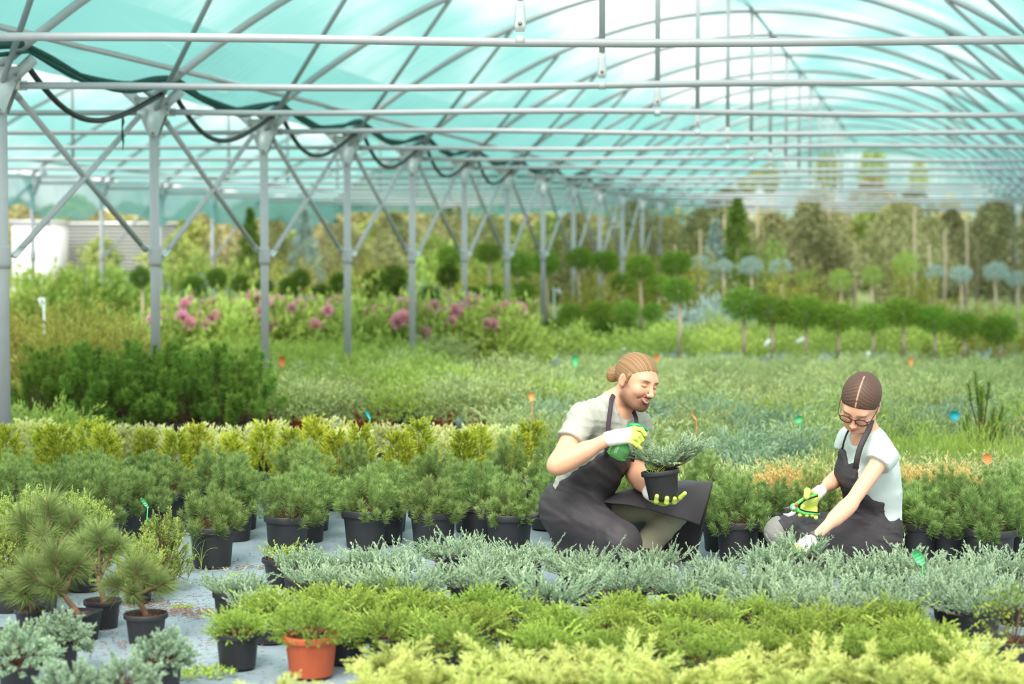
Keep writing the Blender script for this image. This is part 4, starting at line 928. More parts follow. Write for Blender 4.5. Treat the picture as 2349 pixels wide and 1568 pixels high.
# ================================================================ PLANT TAGS
def tagmat(n, c): return mat(n, c, .45, var=.04)
TG = tagmat('green_tag_plastic', srgb(96, 200, 132)); TGD = tagmat('green_stake_plastic', srgb(52, 178, 84)); TO = tagmat('orange_tag_plastic', srgb(240, 130, 70)); TB = tagmat('blue_tag_plastic', srgb(40, 180, 196)); TW = tagmat('white_tag_plastic', srgb(236, 240, 240)); TOL = tagmat('light_orange_tag_plastic', srgb(248, 170, 100)); INK = tagmat('tag_ink', srgb(38, 120, 86)); TY = tagmat('yellow_tag', srgb(236, 206, 80))
def plant_tag(head, foot, D, mh, ms, lab, size=(.036, .052), rot=0.0, yaw=0.0, ink=None, grp=None):
    a = W(head[0], head[1], D); b = W(foot[0], foot[1], D); t = thing('plant_tag', b, lab, 'plant tag', grp)
    a = a-b; q = MB(); q.tube([(0, 0, 0), a], [.004, .0035], 8, flat=.6); q.build('stake', ms, t)
    w_, h_ = size[0]/2, size[1]/2
    cr_, sr = math.cos(rot), math.sin(rot); cy_, sy_ = math.cos(yaw), math.sin(yaw)
    out = [(-w_*.5, -h_), (w_*.5, -h_), (w_, -h_*.35), (w_, h_*.55), (w_*.45, h_), (-w_*.45, h_), (-w_, h_*.55), (-w_, -h_*.35)]
    P = []
    for yy in (-.0012, .0012):
        for x, z in out:
            z += h_*.9; X_, Z_ = x*cr_-z*sr, x*sr+z*cr_
            P.append((a[0]+X_*cy_-yy*sy_, a[1]+X_*sy_+yy*cy_, a[2]+Z_))
    k = 8; q = MB(); q.add(P, [[i, (i+1) % k, k+(i+1) % k, k+i] for i in range(k)]); q.F.append((np.array([list(range(k))]), 0)); q.F.append((np.array([list(range(2*k-1, k-1, -1))]), 0))
    hd = q.build('tag_head', mh, t, smooth=False)
    if ink:
        q = MB(); rr = random.Random(4)
        for ln in range(4):
            x0 = -w_*.7; n = 9; pts = []
            for i in range(n*2):
                x = x0 + i*w_*1.4/(n*2-1); z = h_*(1.5-.42*ln)+rr.uniform(-1, 1)*h_*.12
                X_, Z_ = x*cr_-z*sr, x*sr+z*cr_; pts.append((a[0]+X_*cy_, a[1]+X_*sy_-.0022, a[2]+Z_))
            q.tube(pts, .0006, 4)
        q.build('handwriting', ink, hd)
    return t
plant_tag((2116, 1292), (2118, 1440), 6.75, TG, TGD, 'green plant tag with faded handwriting on a tall stake in the foreground at right', (.034, .062), .55, 0, INK)
plant_tag((339, 1163), (333, 1250), 7.35, TG, TGD, 'bent light green plant tag standing in the dwarf spruce at left', (.014, .05), .6, .3, INK)
plant_tag((849, 960), (849, 985), 10.5, TB, TB, 'small bright blue bent tag in the pale yellow rows', (.016, .06), .5, .2)
plant_tag((1221, 918), (1221, 992), 11.2, TOL, TO, 'orange stake with pale head left of the crouching man', (.035, .055), .25)
plant_tag((1597, 962), (1600, 1022), 10.4, TOL, TO, 'thin orange stake directly right of the crouching man', (.012, .05), .6)
plant_tag((1835, 968), (1838, 1010), 10.6, TG, TG, 'mint green tag on a stake between the man and the woman', (.05, .04), .5)
plant_tag((2190, 962), (2190, 975), 11.0, TB, TB, 'turquoise blue tag in the field right of the woman', (.06, .055), .05)
plant_tag((2267, 1062), (2260, 1118), 9.0, TOL, TOL, 'orange tag standing in the pines near the right edge', (.045, .05), .25, 0, TO)
for j, (x, y, D, m_, l) in enumerate([(1320, 838, 15, TG, 'small green tag left of the man in the blurred field'), (1507, 830, 19.5, TO, 'orange label behind the head of the crouching man'), (2090, 838, 19, TOL, 'orange stake under the right row of standards'), (2297, 850, 19, TG, 'green stake at the last standard on the right'), (2313, 965, 12, TG, 'pale green double tag at the right edge'), (648, 840, 15.5, TO, 'small orange label beside the third post'), (2128, 800, 23, TO, 'faint orange label among the mounds at right')]):
    plant_tag((x, y), (x, y+26), D, m_, m_, l, (.05, .09), .1)
for j, (x, y, D, r_, tx) in enumerate([(1283, 668, 27, .8, 1271), (1300, 762, 23.9, -.8, 1310), (1430, 802, 24.1, -.9, 1438), (1760, 786, 21.25, -.9, 1768), (1836, 780, 21.25, -.5, 1844), (1990, 815, 21.25, -1.2, 1999), (1490, 812, 23.9, -1, 1496), (2078, 826, 21.25, -1, 2069), (95, 694, 18, 1.2, 101)]):
    p = W(x, y, D); b = W(tx, y, D)-p; q = MB(); q.box((0, 0, 0), (.05, .004, .022), Matrix.Rotation(r_, 3, 'Y')); q.tube([(0, 0, 0), b*.5+np.array([0, 0, .03]), b, b+np.array([0, .03, 0])], .004, 5)
    if j in (0, 8): q.tube([b+np.array([0, 0, .05]), b-np.array([0, 0, p[2]])], .012, 6)
    o = q.build('label_strip', TW, smooth=False); o.location = p
    tag(o, f'white hanging label strip, {od(j+1)} listed among those tied to the standards', 'label', 'white label strips on the standards')
p = W(62, 1440, 6.3); q = MB(); q.box((0, 0, 0), (.016, .003, .011), Matrix.Rotation(.4, 3, 'Y')); q.tube([(0, .004, 0), (0, .02, -.035)], .002, 5); o = q.build('yellow_tag', TY, smooth=False); o.location = p; tag(o, 'small yellow tag lying at the trunk of the leftmost long-needled pine', 'tag')
# low black tray at left
p = G(25, 1490); t = thing('plant_tray', (p[0], p[1], 0), 'low black tray of dark seedlings cut by the left edge', 'plant tray')
q = MB(); q.box((0, 0, .012), (.13, .09, .012)); 
for sx_, sy_, a, b in ((0, -.09, .13, .004), (0, .09, .13, .004), (-.13, 0, .004, .09), (.13, 0, .004, .09)): q.box((sx_, sy_, .03), (a, b, .03))
q.build('tray', POT, t, smooth=False)
q = MB(); r = rng_(9); n = 700; P = np.stack([r.uniform(-.12, .12, n), r.uniform(-.08, .08, n), np.full(n, .02)], 1); q.blades(P, nrm(r.normal(size=(n, 3))+np.array([0, 0, 1.2])), .04, .008, 0, .3, rng=r); q.build('seedlings', L_OLIVE, t, smooth=False)
# ================================================================ WEEDS, GRASS AND DEBRIS
def weed(px, py, lab, kind='broad', s=1.0, seed=1):
    p = G(px, py); r = rng_(seed); f = MB()
    if kind == 'grass':
        for i in range(7):
            a = r.rand()*6.28; h = s*(.10+.16*r.rand()); u = np.linspace(0, 1, 10)[:, None]
            P = np.concatenate([np.cos(a)*u**2*h*.6, np.sin(a)*u**2*h*.4, h*(u*1.5-u**2*.8)], 1)
            f.tube(P, np.linspace(.0045, .0008, 10), 5, flat=.25, tint=.3+.4*r.rand())
    else:
        n = 260; a = r.rand(n)*6.28; q = s*.09*np.sqrt(r.rand(n)); P = np.stack([np.cos(a)*q, np.sin(a)*q*.7, .005+0*a], 1)
        f.blades(P, nrm(r.normal(size=(n, 3))+np.array([0, 0, .8])), s*.014, s*.008, .3, .8, rng=r)
    o = f.build('weed', L_WEED, smooth=False); o.location = p
    return tag(o, lab, 'weed')
weed(440, 1310, 'tall grass weed growing beside the first pine pot of the front row', 'grass', 1.0, 2)
weed(462, 1308, 'curved grass blades arching over the first black pine pot', 'grass', .8, 5)
weed(460, 1545, 'patch of low creeping weeds on the cloth at the bottom left', s=1.3, seed=3)
weed(418, 1394, 'tiny weed seedling in the middle of the bare cloth', s=.5, seed=4)
weed(232, 1395, 'small leafy weed in the broad-rimmed pot of the long-needled pine', s=.5, seed=7).location.z = .1
weed(540, 1320, 'tiny weed between the pine pots and the juniper bed', s=.4, seed=8)
weed(1590, 1470, 'yellow-green weed leaves among the green junipers below the man', s=.9, seed=12).location.z = .12
r = rng_(77); q = MB()
def deb(n, cx_, cy_, sx_, sy_):
    p = G(cx_, cy_); P = np.stack([p[0]+r.normal(size=n)*sx_, p[1]+r.normal(size=n)*sy_, np.full(n, .004)], 1)
    D_ = r.normal(size=(n, 3)); D_[:, 2] = .08*np.abs(D_[:, 2]); S_ = nrm(D_); L = .006+.012*r.rand(n)
    sd = nrm(np.cross(S_, np.array([0, 0, 1.])))*.0028
    V = np.stack([P-sd, P+S_*L[:, None]-sd*.6, P+S_*L[:, None]+sd*.6, P+sd], 1).reshape(-1, 3); V[:, 2] += .003*r.rand(len(V))
    q.add(V, np.arange(n*4).reshape(-1, 4))
deb(500, 430, 1405, .12, .06); deb(260, 330, 1385, .10, .05); deb(300, 480, 1330, .25, .25); deb(220, 430, 1480, .22, .25); deb(200, 560, 1300, .2, .05); deb(150, 210, 1470, .15, .1); deb(260, 700, 1300, .5, .12); deb(240, 2180, 1420, .2, .3); deb(200, 1250, 1300, .5, .1); deb(200, 1650, 1300, .3, .1); deb(200, 2180, 1275, .2, .08)
o = q.build('bark_debris', SOIL, smooth=False); tag(o, 'scattered reddish bark crumbs on the grey cloth', 'debris', kind='stuff')
# ================================================================ SOLID MODELLING FOR BODIES (distance field -> continuous mesh)
def axis(lo, hi, c, fine=None):
    out = [lo]
    while out[-1] < hi:
        s = c
        if fine:
            for a, b, f in fine:
                if a-f <= out[-1] <= b: s = min(s, f)
        out.append(out[-1]+s)
    return np.array(out, np.float32)
def noise3(P, f, seed, oct_=2):
    r = np.random.RandomState(seed); n = 0; amp = 1; x, y, z = P
    for o in range(oct_):
        for i in range(4):
            k = r.normal(size=3)*f*(1.9**o); ph = r.rand()*6.28
            n = n + amp*np.sin(k[0]*x+k[1]*y+k[2]*z+ph + .8*np.sin(k[1]*x*.7-k[2]*y*.7+k[0]*z*.7+ph*2))
        amp *= .5
    return n/5.
def folds(P, a, b, fa, fb, seed):
    """sharp creases running along b, spaced along a"""
    a = nrm(a); b = nrm(b); u = (P[0]*a[0]+P[1]*a[1]+P[2]*a[2]); v = (P[0]*b[0]+P[1]*b[1]+P[2]*b[2])
    n = noise3((u*fa*3.2, v*fb*2.2, u*0), 1.0, seed, 2)
    return (1-np.minimum(np.abs(n)*2.2, 1))**2 - .3
class Field:
    def __init__(s): s.ops = []
    def _a(s, fn, lo, hi, k, mode): s.ops.append((fn, np.minimum(lo, hi), np.maximum(lo, hi), k, mode)); return s
    def cap(s, a, b, ra, rb=None, k=.02, mode='u', squash=None):
        a = np.array(a, np.float32); b = np.array(b, np.float32); rb = ra if rb is None else rb; ab = b-a; L = float(ab@ab)+1e-9
        if squash is not None: fd = nrm(squash[0]).astype(np.float32); fs = squash[1]
        def fn(P):
            px, py, pz = P[0]-a[0], P[1]-a[1], P[2]-a[2]
            t = np.clip((px*ab[0]+py*ab[1]+pz*ab[2])/L, 0, 1)
            dx, dy, dz = px-t*ab[0], py-t*ab[1], pz-t*ab[2]
            if squash is None: return np.sqrt(dx*dx+dy*dy+dz*dz) - (ra+(rb-ra)*t)
            c = dx*fd[0]+dy*fd[1]+dz*fd[2]; c2 = c*(1/fs-1)
            dx, dy, dz = dx+c2*fd[0], dy+c2*fd[1], dz+c2*fd[2]
            return (np.sqrt(dx*dx+dy*dy+dz*dz) - (ra+(rb-ra)*t))*(.5+.5*fs)
        m = max(ra, rb)+.05+k
        return s._a(fn, np.minimum(a, b)-m, np.maximum(a, b)+m, k, mode)
    def ell(s, c, M, rad, k=.02, mode='u'):
        c = np.array(c, np.float32); M = np.array(M, np.float32); rad = np.array(rad, np.float32)
        def fn(P):
            q = [P[0]-c[0], P[1]-c[1], P[2]-c[2]]
            l = [(q[0]*M[i][0]+q[1]*M[i][1]+q[2]*M[i][2])/rad[i] for i in range(3)]
            k0 = np.sqrt(l[0]**2+l[1]**2+l[2]**2)+1e-6
            k1 = np.sqrt((l[0]/rad[0])**2+(l[1]/rad[1])**2+(l[2]/rad[2])**2)+1e-6
            return k0*(k0-1)/k1
        m = rad.max()+.05+k
        return s._a(fn, c-m, c+m, k, mode)
    def plane(s, p, n, k=.004):            # keep the side opposite to n
        p = np.array(p, float); n = nrm(n)
        return s._a(lambda P: (P[0]-p[0])*n[0]+(P[1]-p[1])*n[1]+(P[2]-p[2])*n[2], -1e9*np.ones(3), 1e9*np.ones(3), k, 'i')
    def fn(s, f_, lo, hi, k=.005, mode='u'): return s._a(f_, np.array(lo), np.array(hi), k, mode)
    def cut(s, c, n, rad, k=.004, ln=.10):          # remove a cylinder that starts at c and runs along n
        c = np.array(c, float); n = nrm(n)
        def f_(P):
            q = [P[i]-c[i] for i in range(3)]; t = q[0]*n[0]+q[1]*n[1]+q[2]*n[2]
            r2 = q[0]**2+q[1]**2+q[2]**2-t*t
            return np.maximum(np.maximum(-t, t-ln), np.sqrt(np.maximum(r2, 0))-rad)
        return s._a(f_, c-.35, c+.35, k, 's')
    def disp(s, fn, lo=None, hi=None):
        return s._a(fn, -1e9*np.ones(3) if lo is None else np.array(lo), 1e9*np.ones(3) if hi is None else np.array(hi), 0, 'd')
    def chain(s, pts, rad, **kw):
        for i in range(len(pts)-1): s.cap(pts[i], pts[i+1], rad[i], rad[i+1], **kw)
        return s
    def eval(s, ax):
        X, Y, Z = ax; Fd = np.full((len(X), len(Y), len(Z)), .25, np.float32)
        for fn, lo, hi, k, mode in s.ops:
            sl = []
            for i, a in enumerate(ax):
                i0 = max(0, np.searchsorted(a, lo[i])-1); i1 = min(len(a), np.searchsorted(a, hi[i])+1); sl.append(slice(i0, i1))
            if any(q.stop <= q.start for q in sl): continue
            P = (X[sl[0]][:, None, None], Y[sl[1]][None, :, None], Z[sl[2]][None, None, :])
            S = Fd[tuple(sl)]; d = fn(P)
            if mode == 'u':
                h = np.clip(.5+.5*(S-d)/k, 0, 1); Fd[tuple(sl)] = S*(1-h)+d*h-k*h*(1-h)
            elif mode == 's':
                d = -d; h = np.clip(.5-.5*(S-d)/k, 0, 1); Fd[tuple(sl)] = S*(1-h)+d*h+k*h*(1-h)
            elif mode == 'i':
                h = np.clip(.5-.5*(S-d)/k, 0, 1); Fd[tuple(sl)] = S*(1-h)+d*h+k*h*(1-h)
            else: Fd[tuple(sl)] = S+d
        return Fd
def nets(Fd, ax):
    nx, ny, nz = Fd.shape; ins = Fd < 0
    c = np.zeros((nx-1, ny-1, nz-1), np.int8)
    for i in (0, 1):
        for j in (0, 1):
            for k in (0, 1): c += ins[i:nx-1+i, j:ny-1+j, k:nz-1+k]
    act = (c > 0) & (c < 8); I = np.argwhere(act); n = len(I); idx = -np.ones(act.shape, np.int64); idx[act] = np.arange(n)
    acc = np.zeros((n, 3)); cnt = np.zeros(n); A = [np.asarray(a, float) for a in ax]
    cor = [(i, j, k) for i in (0, 1) for j in (0, 1) for k in (0, 1)]
    for a in cor:
        for b in cor:
            if sum(abs(p-q) for p, q in zip(a, b)) != 1 or a > b: continue
            ia = I+np.array(a); ib = I+np.array(b)
            fa = Fd[ia[:, 0], ia[:, 1], ia[:, 2]]; fb = Fd[ib[:, 0], ib[:, 1], ib[:, 2]]
            m = (fa < 0) != (fb < 0); t = np.where(m, fa/(fa-fb+1e-12), 0)[:, None]
            pa = np.stack([A[q][ia[:, q]] for q in range(3)], 1); pb = np.stack([A[q][ib[:, q]] for q in range(3)], 1)
            acc += np.where(m[:, None], pa+(pb-pa)*t, 0); cnt += m
    V = acc/cnt[:, None]; Q = []
    for d in range(3):
        o = [(0, 1, 2), (1, 2, 0), (2, 0, 1)][d]; u, v = o[1], o[2]
        sa = [slice(None)]*3; sb = [slice(None)]*3; sa[d] = slice(0, -1); sb[d] = slice(1, None)
        ea = ins[tuple(sa)]; eb = ins[tuple(sb)]; E = np.argwhere(ea != eb)
        ok = (E[:, u] > 0) & (E[:, v] > 0) & (E[:, u] < Fd.shape[u]-1) & (E[:, v] < Fd.shape[v]-1); E = E[ok]
        fl_ = ea[E[:, 0], E[:, 1], E[:, 2]]
        def g(du, dv):
            e = E.copy(); e[:, u] -= du; e[:, v] -= dv; return idx[e[:, 0], e[:, 1], e[:, 2]]
        q = np.stack([g(1, 1), g(0, 1), g(0, 0), g(1, 0)], 1); q[~fl_] = q[~fl_][:, ::-1]; Q.append(q)
    Q = np.concatenate(Q); return V, Q[(Q >= 0).all(1)]
def relax(V, Q, it=2, lam=.5):
    n = len(V)
    for _ in range(it):
        S = np.zeros_like(V); c = np.zeros(n)
        for i in range(4):
            a, b = Q[:, i], Q[:, (i+1) % 4]
            for k in range(3):
                S[:, k] += np.bincount(a, V[b, k], n); S[:, k] += np.bincount(b, V[a, k], n)
            c += np.bincount(a, minlength=n)+np.bincount(b, minlength=n)
        V = V + lam*(S/np.maximum(c, 1)[:, None]-V)
    return V
def solid(name, field, lo, hi, c, mats, parent=None, fine=None, it=2, color=None):
    ax = [axis(lo[i], hi[i], c, fine[i] if fine else None) for i in range(3)]
    V, Q = nets(field.eval(ax), ax); V = relax(V, Q, it)
    me = bpy.data.meshes.new(name); me.vertices.add(len(V)); 
    loc = np.array(parent.location) if parent is not None else np.zeros(3)
    me.vertices.foreach_set('co', (V-loc).astype(np.float32).ravel())
    me.loops.add(len(Q)*4); me.loops.foreach_set('vertex_index', Q.astype(np.int32).ravel())
    me.polygons.add(len(Q)); me.polygons.foreach_set('loop_start', (np.arange(len(Q))*4).astype(np.int32))
    me.update(calc_edges=True); me.polygons.foreach_set('use_smooth', np.ones(len(Q), bool))
    if color is not None:
        at = me.color_attributes.new('Col', 'FLOAT_COLOR', 'POINT'); at.data.foreach_set('color', color(V).astype(np.float32).ravel())
    me.materials.append(mats); o = bpy.data.objects.new(name, me); C.objects.link(o)
    if parent is not None: o.parent = parent
    return o
def vcol_mat(name, rough=.5, spec=.4, sss=0.0, bump=0.0, bscale=200):
    m, nt, out = new_mat(name); b = N(nt, 'ShaderNodeBsdfPrincipled'); nt.links.new(b.outputs[0], out.inputs[0])
    a = N(nt, 'ShaderNodeVertexColor', layer_name='Col'); nt.links.new(a.outputs[0], b.inputs['Base Color'])
    b.inputs['Roughness'].default_value = rough; b.inputs['Specular IOR Level'].default_value = spec
    if sss:
        b.inputs['Subsurface Weight'].default_value = sss; b.inputs['Subsurface Radius'].default_value = (.010, .004, .002); b.inputs['Subsurface Scale'].default_value = .6
    if bump:
        tc = N(nt, 'ShaderNodeTexCoord'); n2 = N(nt, 'ShaderNodeTexNoise'); n2.inputs['Scale'].default_value = bscale; nt.links.new(tc.outputs['Object'], n2.inputs['Vector'])
        bp = N(nt, 'ShaderNodeBump'); bp.inputs['Strength'].default_value = bump; bp.inputs['Distance'].default_value = .003
        nt.links.new(n2.outputs['Fac'], bp.inputs['Height']); nt.links.new(bp.outputs[0], b.inputs['Normal'])
    return m
def head_frame(yaw, pitch, roll):
    a, p, r = R(yaw), R(pitch), R(roll)
    ey = np.array([math.sin(a)*math.cos(p), -math.cos(a)*math.cos(p), -math.sin(p)]); ex = np.array([math.cos(a), math.sin(a), 0]); ez = np.cross(ey, ex)
    return np.stack([ex*math.cos(r)+ez*math.sin(r), ey, -ex*math.sin(r)+ez*math.cos(r)])   # rows: her/his left, forward, up
def head_ops(f, o, M, male, smile):
    L = lambda x, y, z: o + np.array([x, y, z]) @ M
    e = lambda c, r, k=.015, mode='u', m=M: f.ell(L(*c), m, r, k, mode)
    e((0, -.014, .032), (.075, .096, .082), .02)
    e((0, .022, -.012), (.061, .066, .082), .03)
    if male: e((0, .028, -.070), (.049, .050, .040), .028); e((0, .070, -.100), (.020, .018, .016), .025)
    else: e((0, .032, -.070), (.044, .050, .040), .03); e((0, .072, -.096), (.014, .016, .014), .025)
    f.cap(L(-.034, .074, .020), L(.034, .074, .020), .013 if male else .010, k=.022)
    for s in (-1, 1):
        e((s*.038, .060, -.028), (.021, .023, .020), .025)
        f.cap(L(s*.054, .005, -.062), L(s*.030, .055, -.088), .016, .014, k=.03)
        e((s*.031, .100, .001), (.019, .020, .012), .014, 's')
        e((s*.031, .0715, 0), (.0152, .0150, .0140), .003)
    ns = 1.0 if male else .84
    f.cap(L(0, .086, .012), L(0, .105, -.030), .0075*ns, .0090*ns, k=.012)
    e((0, .107, -.034), (.0105*ns, .0110, .0098*ns), .006)
    for s in (-1, 1): e((s*.0115*ns, .098, -.037), (.0085*ns, .011, .008*ns), .005)
    for s in (-1, 1): e((s*.006, .104, -.0455), (.0035, .005, .003), .003, 's')
    if smile:
        zu = lambda a: -.0592+13*a*a; zl = lambda a: -.0672+26*a*a; yy = lambda a: .0905-16*a*a
        for s in (-1, 1):
            q = [0, .008, .016, .024]
            f.chain([L(s*a, yy(a), zu(a)+.0022) for a in q], [.0036, .0036, .0030, .0020], k=.004)
            f.chain([L(s*a, yy(a)-.001, zl(a)-.0028) for a in q], [.0044, .0042, .0034, .0020], k=.004)
            f.chain([L(s*a, yy(a)+.0040, (zu(a)+zl(a))/2) for a in q[:3]], [.0022, .0020, .0016], k=.002, mode='s')
            f.cap(L(s*.017, .090, -.040), L(s*.034, .070, -.058), .0030, .0026, k=.010, mode='s')
    else:
        for s in (-1, 1):
            f.cap(L(0, .0955, -.0625), L(s*.018, .0850, -.0640), .0048, .0024, k=.005)
            f.cap(L(0, .0945, -.0715), L(s*.015, .0850, -.0670), .0058, .0026, k=.005)
            f.cap(L(0, .1020, -.0668), L(s*.018, .0900, -.0655), .0022, .0015, k=.002, mode='s')
    E = head_ear_frames(M)
    for s in (-1, 1):
        Me = E[s]
        e((s*.0735, -.010, -.006), (.0080, .0180, .030), .005, 'u', Me)
        e((s*.083, -.004, -.002), (.0070, .0110, .018), .003, 's', Me)
        e((s*.0755, -.002, -.028), (.006, .009, .009), .006, 'u', Me)
def head_ear_frames(M):
    out = {}
    for s in (-1, 1):
        x = nrm(M[0]+s*.35*M[1])
        z = nrm(M[2]-x*np.dot(M[2], x)); y = np.cross(z, x); out[s] = np.stack([x, y, z])
    return out
def skin_color(o, M, male, base):
    def fn(V):
        l = (V-o) @ M.T; x, y, z = l[:, 0], l[:, 1], l[:, 2]; ax = np.abs(x)
        col = np.tile(np.array(base), (len(V), 1)); 
        def g(cx, cy, cz, rx_, ry_, rz_): return np.exp(-(((ax-cx)/rx_)**2+((y-cy)/ry_)**2+((z-cz)/rz_)**2))
        def mix(w, c, a=1.0):
            nonlocal col; w = np.clip(w*a, 0, 1)[:, None]; col = col*(1-w)+np.array(c)*w
        red = np.array(srgb(226, 140, 118)[:3])
        head = np.exp(-((np.linalg.norm(l, axis=1)/.160)**10))
        mix(g(.042, .075, -.028, .022, .03, .018)*head, red, .38); mix(g(0, .115, -.036, .012, .012, .012), red, .22); mix(g(.08, -.01, -.01, .012, .03, .035), red, .4)
        if male:
            st = np.array(srgb(84, 54, 38)[:3])
            jaw = 1/(1+np.exp((z+.050-.25*np.clip(.05-y, 0, .1))*160)) * 1/(1+np.exp(-(y+.005)*160)) / (1+np.exp(-(z+.116+.10*np.clip(.06-y, 0, .1))*260))
            chin = np.exp(-(ax/.028)**4) * 1/(1+np.exp((z+.072)*300)) * (y > .04)
            mus = np.exp(-(ax/.028)**4-((z+.050+.25*ax-.004)/.0050)**2) * (y > .06)
            side = np.exp(-((y-.012)/.020)**2-((z+.030)/.040)**2) * (ax > .045)
            n = .62+.38*np.random.RandomState(1).rand(len(V))
            n2 = .6+.4*n; mix(jaw*head*n2, st, .82); mix(chin*(.8+.2*n)*head, st, .93); mix(mus*(.4+.6*n), st, 1.0); mix(side*n2, st, .6)
            lip = np.array(srgb(206, 126, 112)[:3]); zu = -.0592+13*ax*ax; zl = -.0672+26*ax*ax; fr = (y > .070)
            mix(((z > zu) & (z < zu+.0038) & (ax < .024) & fr).astype(float), lip, .7)
            mix(((z < zl) & (z > zl-.0058) & (ax < .022) & fr).astype(float), lip, .85)
            mix(((z <= zu-.0012) & (z >= zl+.0014) & (ax < .020) & fr).astype(float), srgb(246, 240, 232)[:3], .95)
        else:
            lip = np.array(srgb(190, 92, 88)[:3])
            mix(np.exp(-((z+.067)/.0085)**4-(ax/.0205)**4)*(y > .076), lip, .85)
            mix(np.exp(-(ax/.018)**4-((z+.0668)/.0012)**2)*(y > .078), srgb(120, 50, 50)[:3], .8)
        # brow hair, closed-lid lash line, nostrils
        bc = srgb(98, 66, 44)[:3] if male else srgb(92, 62, 48)[:3]
        zb = .0185+.10*(ax-.02)-3.2*np.clip(ax-.038, 0, 1)**1.6*(1 if male else 1)
        mix(np.exp(-((z-zb)/(.0040 if male else .0030))**2-((ax-.032)/.020)**6)*(y > .05), bc, .85)
        zl = -.0055+9*(ax-.031)**2
        mix(np.exp(-((z-zl)/.0019)**2-((ax-.031)/.0165)**6)*(y > .06), srgb(70, 44, 36)[:3], .95)
        mix(g(.031, .085, .010, .018, .02, .004), srgb(196, 128, 106)[:3], .45)
        mix(g(.007, .103, -.047, .004, .008, .003), srgb(120, 60, 50)[:3], .8)
        return np.concatenate([col, np.ones((len(V), 1))], 1)
    return fn
# ================================================================ PEOPLE
SKIN = vcol_mat('skin', .48, .35, .10); HAIR = vcol_mat('hair', .55, .3)
SHIRT = mat('grey_green_cotton', srgb(172, 173, 162), .9, var=.05, scale=12, bump=.25, bscale=300)
SHIRTW = mat('pale_mint_cotton', srgb(202, 214, 210), .9, var=.03, scale=12, bump=.25, bscale=300)
APRON = mat('black_apron_cloth', srgb(56, 51, 55), .62, var=.12, scale=9, bump=.3, bscale=260, spec=.5)
STRAP = mat('dark_plum_strap', srgb(62, 50, 58), .8)
OLIVE_T = mat('olive_trousers', srgb(146, 144, 120), .9, var=.08, scale=14, bump=.35, bscale=120)
GREY_T = mat('grey_trousers', srgb(136, 136, 132), .9, var=.06, scale=14, bump=.3, bscale=120)
BOOT = mat('dark_shoe', srgb(40, 38, 38), .6); GLOVE = vcol_mat('rubber_glove', .5, .4, 0, .25, 500)
V_ = lambda *a: np.array(a, float)
def cloth(name, P, m_, parent, th=.004, fold=.004, seed=1, sub=6, f=22):
    """smooth cloth panel through a grid of control points"""
    P = np.array(P, float)
    def cm(A, n):
        k = len(A); out = []
        for i in range(k-1):
            p0, p1, p2, p3 = A[max(i-1, 0)], A[i], A[i+1], A[min(i+2, k-1)]
            for t in np.linspace(0, 1, n, endpoint=False): out.append(.5*((2*p1)+(-p0+p2)*t+(2*p0-5*p1+4*p2-p3)*t*t+(-p0+3*p1-3*p2+p3)*t**3))
        out.append(A[-1]); return np.array(out)
    Q = cm(P, sub); Q = np.swapaxes(cm(np.swapaxes(Q, 0, 1), sub), 0, 1)
    n = noise3((Q[..., 0], Q[..., 1], Q[..., 2]), f, seed); du = np.gradient(Q, axis=0); dv = np.gradient(Q, axis=1)
    Q = Q + nrm(np.cross(du, dv))*(n*fold)[..., None]
    m = MB(); m.grid(Q - np.array(parent.location)); o = m.build(name, m_, parent)
    s = o.modifiers.new('thickness', 'SOLIDIFY'); s.thickness = th; s.offset = 0
    return o
def hair(name, o, M, parent, base, light, male):
    f = Field(); L = lambda x, y, z: o + np.array([x, y, z]) @ M
    if male:
        f.ell(L(0, -.016, .034), M, (.0785, .0995, .0865), .01)
        f.plane(L(0, .086, .063), np.array([0, .76, -1]) @ M, .012)
        for s in (-1, 1): f.cap(L(s*.0745, .020, .020), L(s*.0745, .014, -.008), .0085, .005, k=.01)
        f.ell(L(-.012, -.132, -.008), M, (.031, .027, .036), .004); f.cap(L(0, -.115, .0), L(0, -.095, .01), .02, k=.02)
    else:
        f.ell(L(0, -.018, .036), M, (.0815, .103, .088), .01)
        f.plane(L(0, .086, .060), np.array([0, .84, -1]) @ M, .005)
        f.ell(L(0, -.105, -.045), M, (.03, .028, .036), .02)
        f.cap(L(0, .08, .072), L(0, -.03, .128), .0028, k=.004, mode='s')
    def loc(P):
        q = [P[i]-o[i] for i in range(3)]; return [q[0]*M[j][0]+q[1]*M[j][1]+q[2]*M[j][2] for j in range(3)]
    def strands(x, y, z):
        if male: a = np.arctan2(z-.0+.25*y, x); return np.sin(a*88+3*np.sin(y*22+a*5))*.35+np.sin(a*37+y*16+2*np.sin(a*9))*.3+np.sin(a*150+y*40)*.25
        a = np.arctan2(z-.02, y+.02)+4.5*np.abs(x); return np.sin(a*95+2.5*np.sin(a*13))*.4+np.sin(a*171+np.abs(x)*60)*.3+np.sin(a*41+1)*.3
    f.disp(lambda P: strands(*loc(P))*.0011)
    def col(V):
        x, y, z = ((V-o) @ M.T).T; s = strands(x, y, z)*.5+.5; s = s[:, None]
        c = np.array(base)*(1-s)+np.array(light)*s
        if not male:
            w = (np.exp(-(x/.0026)**2)*((y > -.045) & (z > .04)))[:, None]; c = c*(1-w*.8)+np.array(srgb(214, 172, 150)[:3])*w*.8
        return np.concatenate([c, np.ones((len(V), 1))], 1)
    return solid('hair', f, o-.16, o+.16, .0026, HAIR, parent, it=1, color=col)
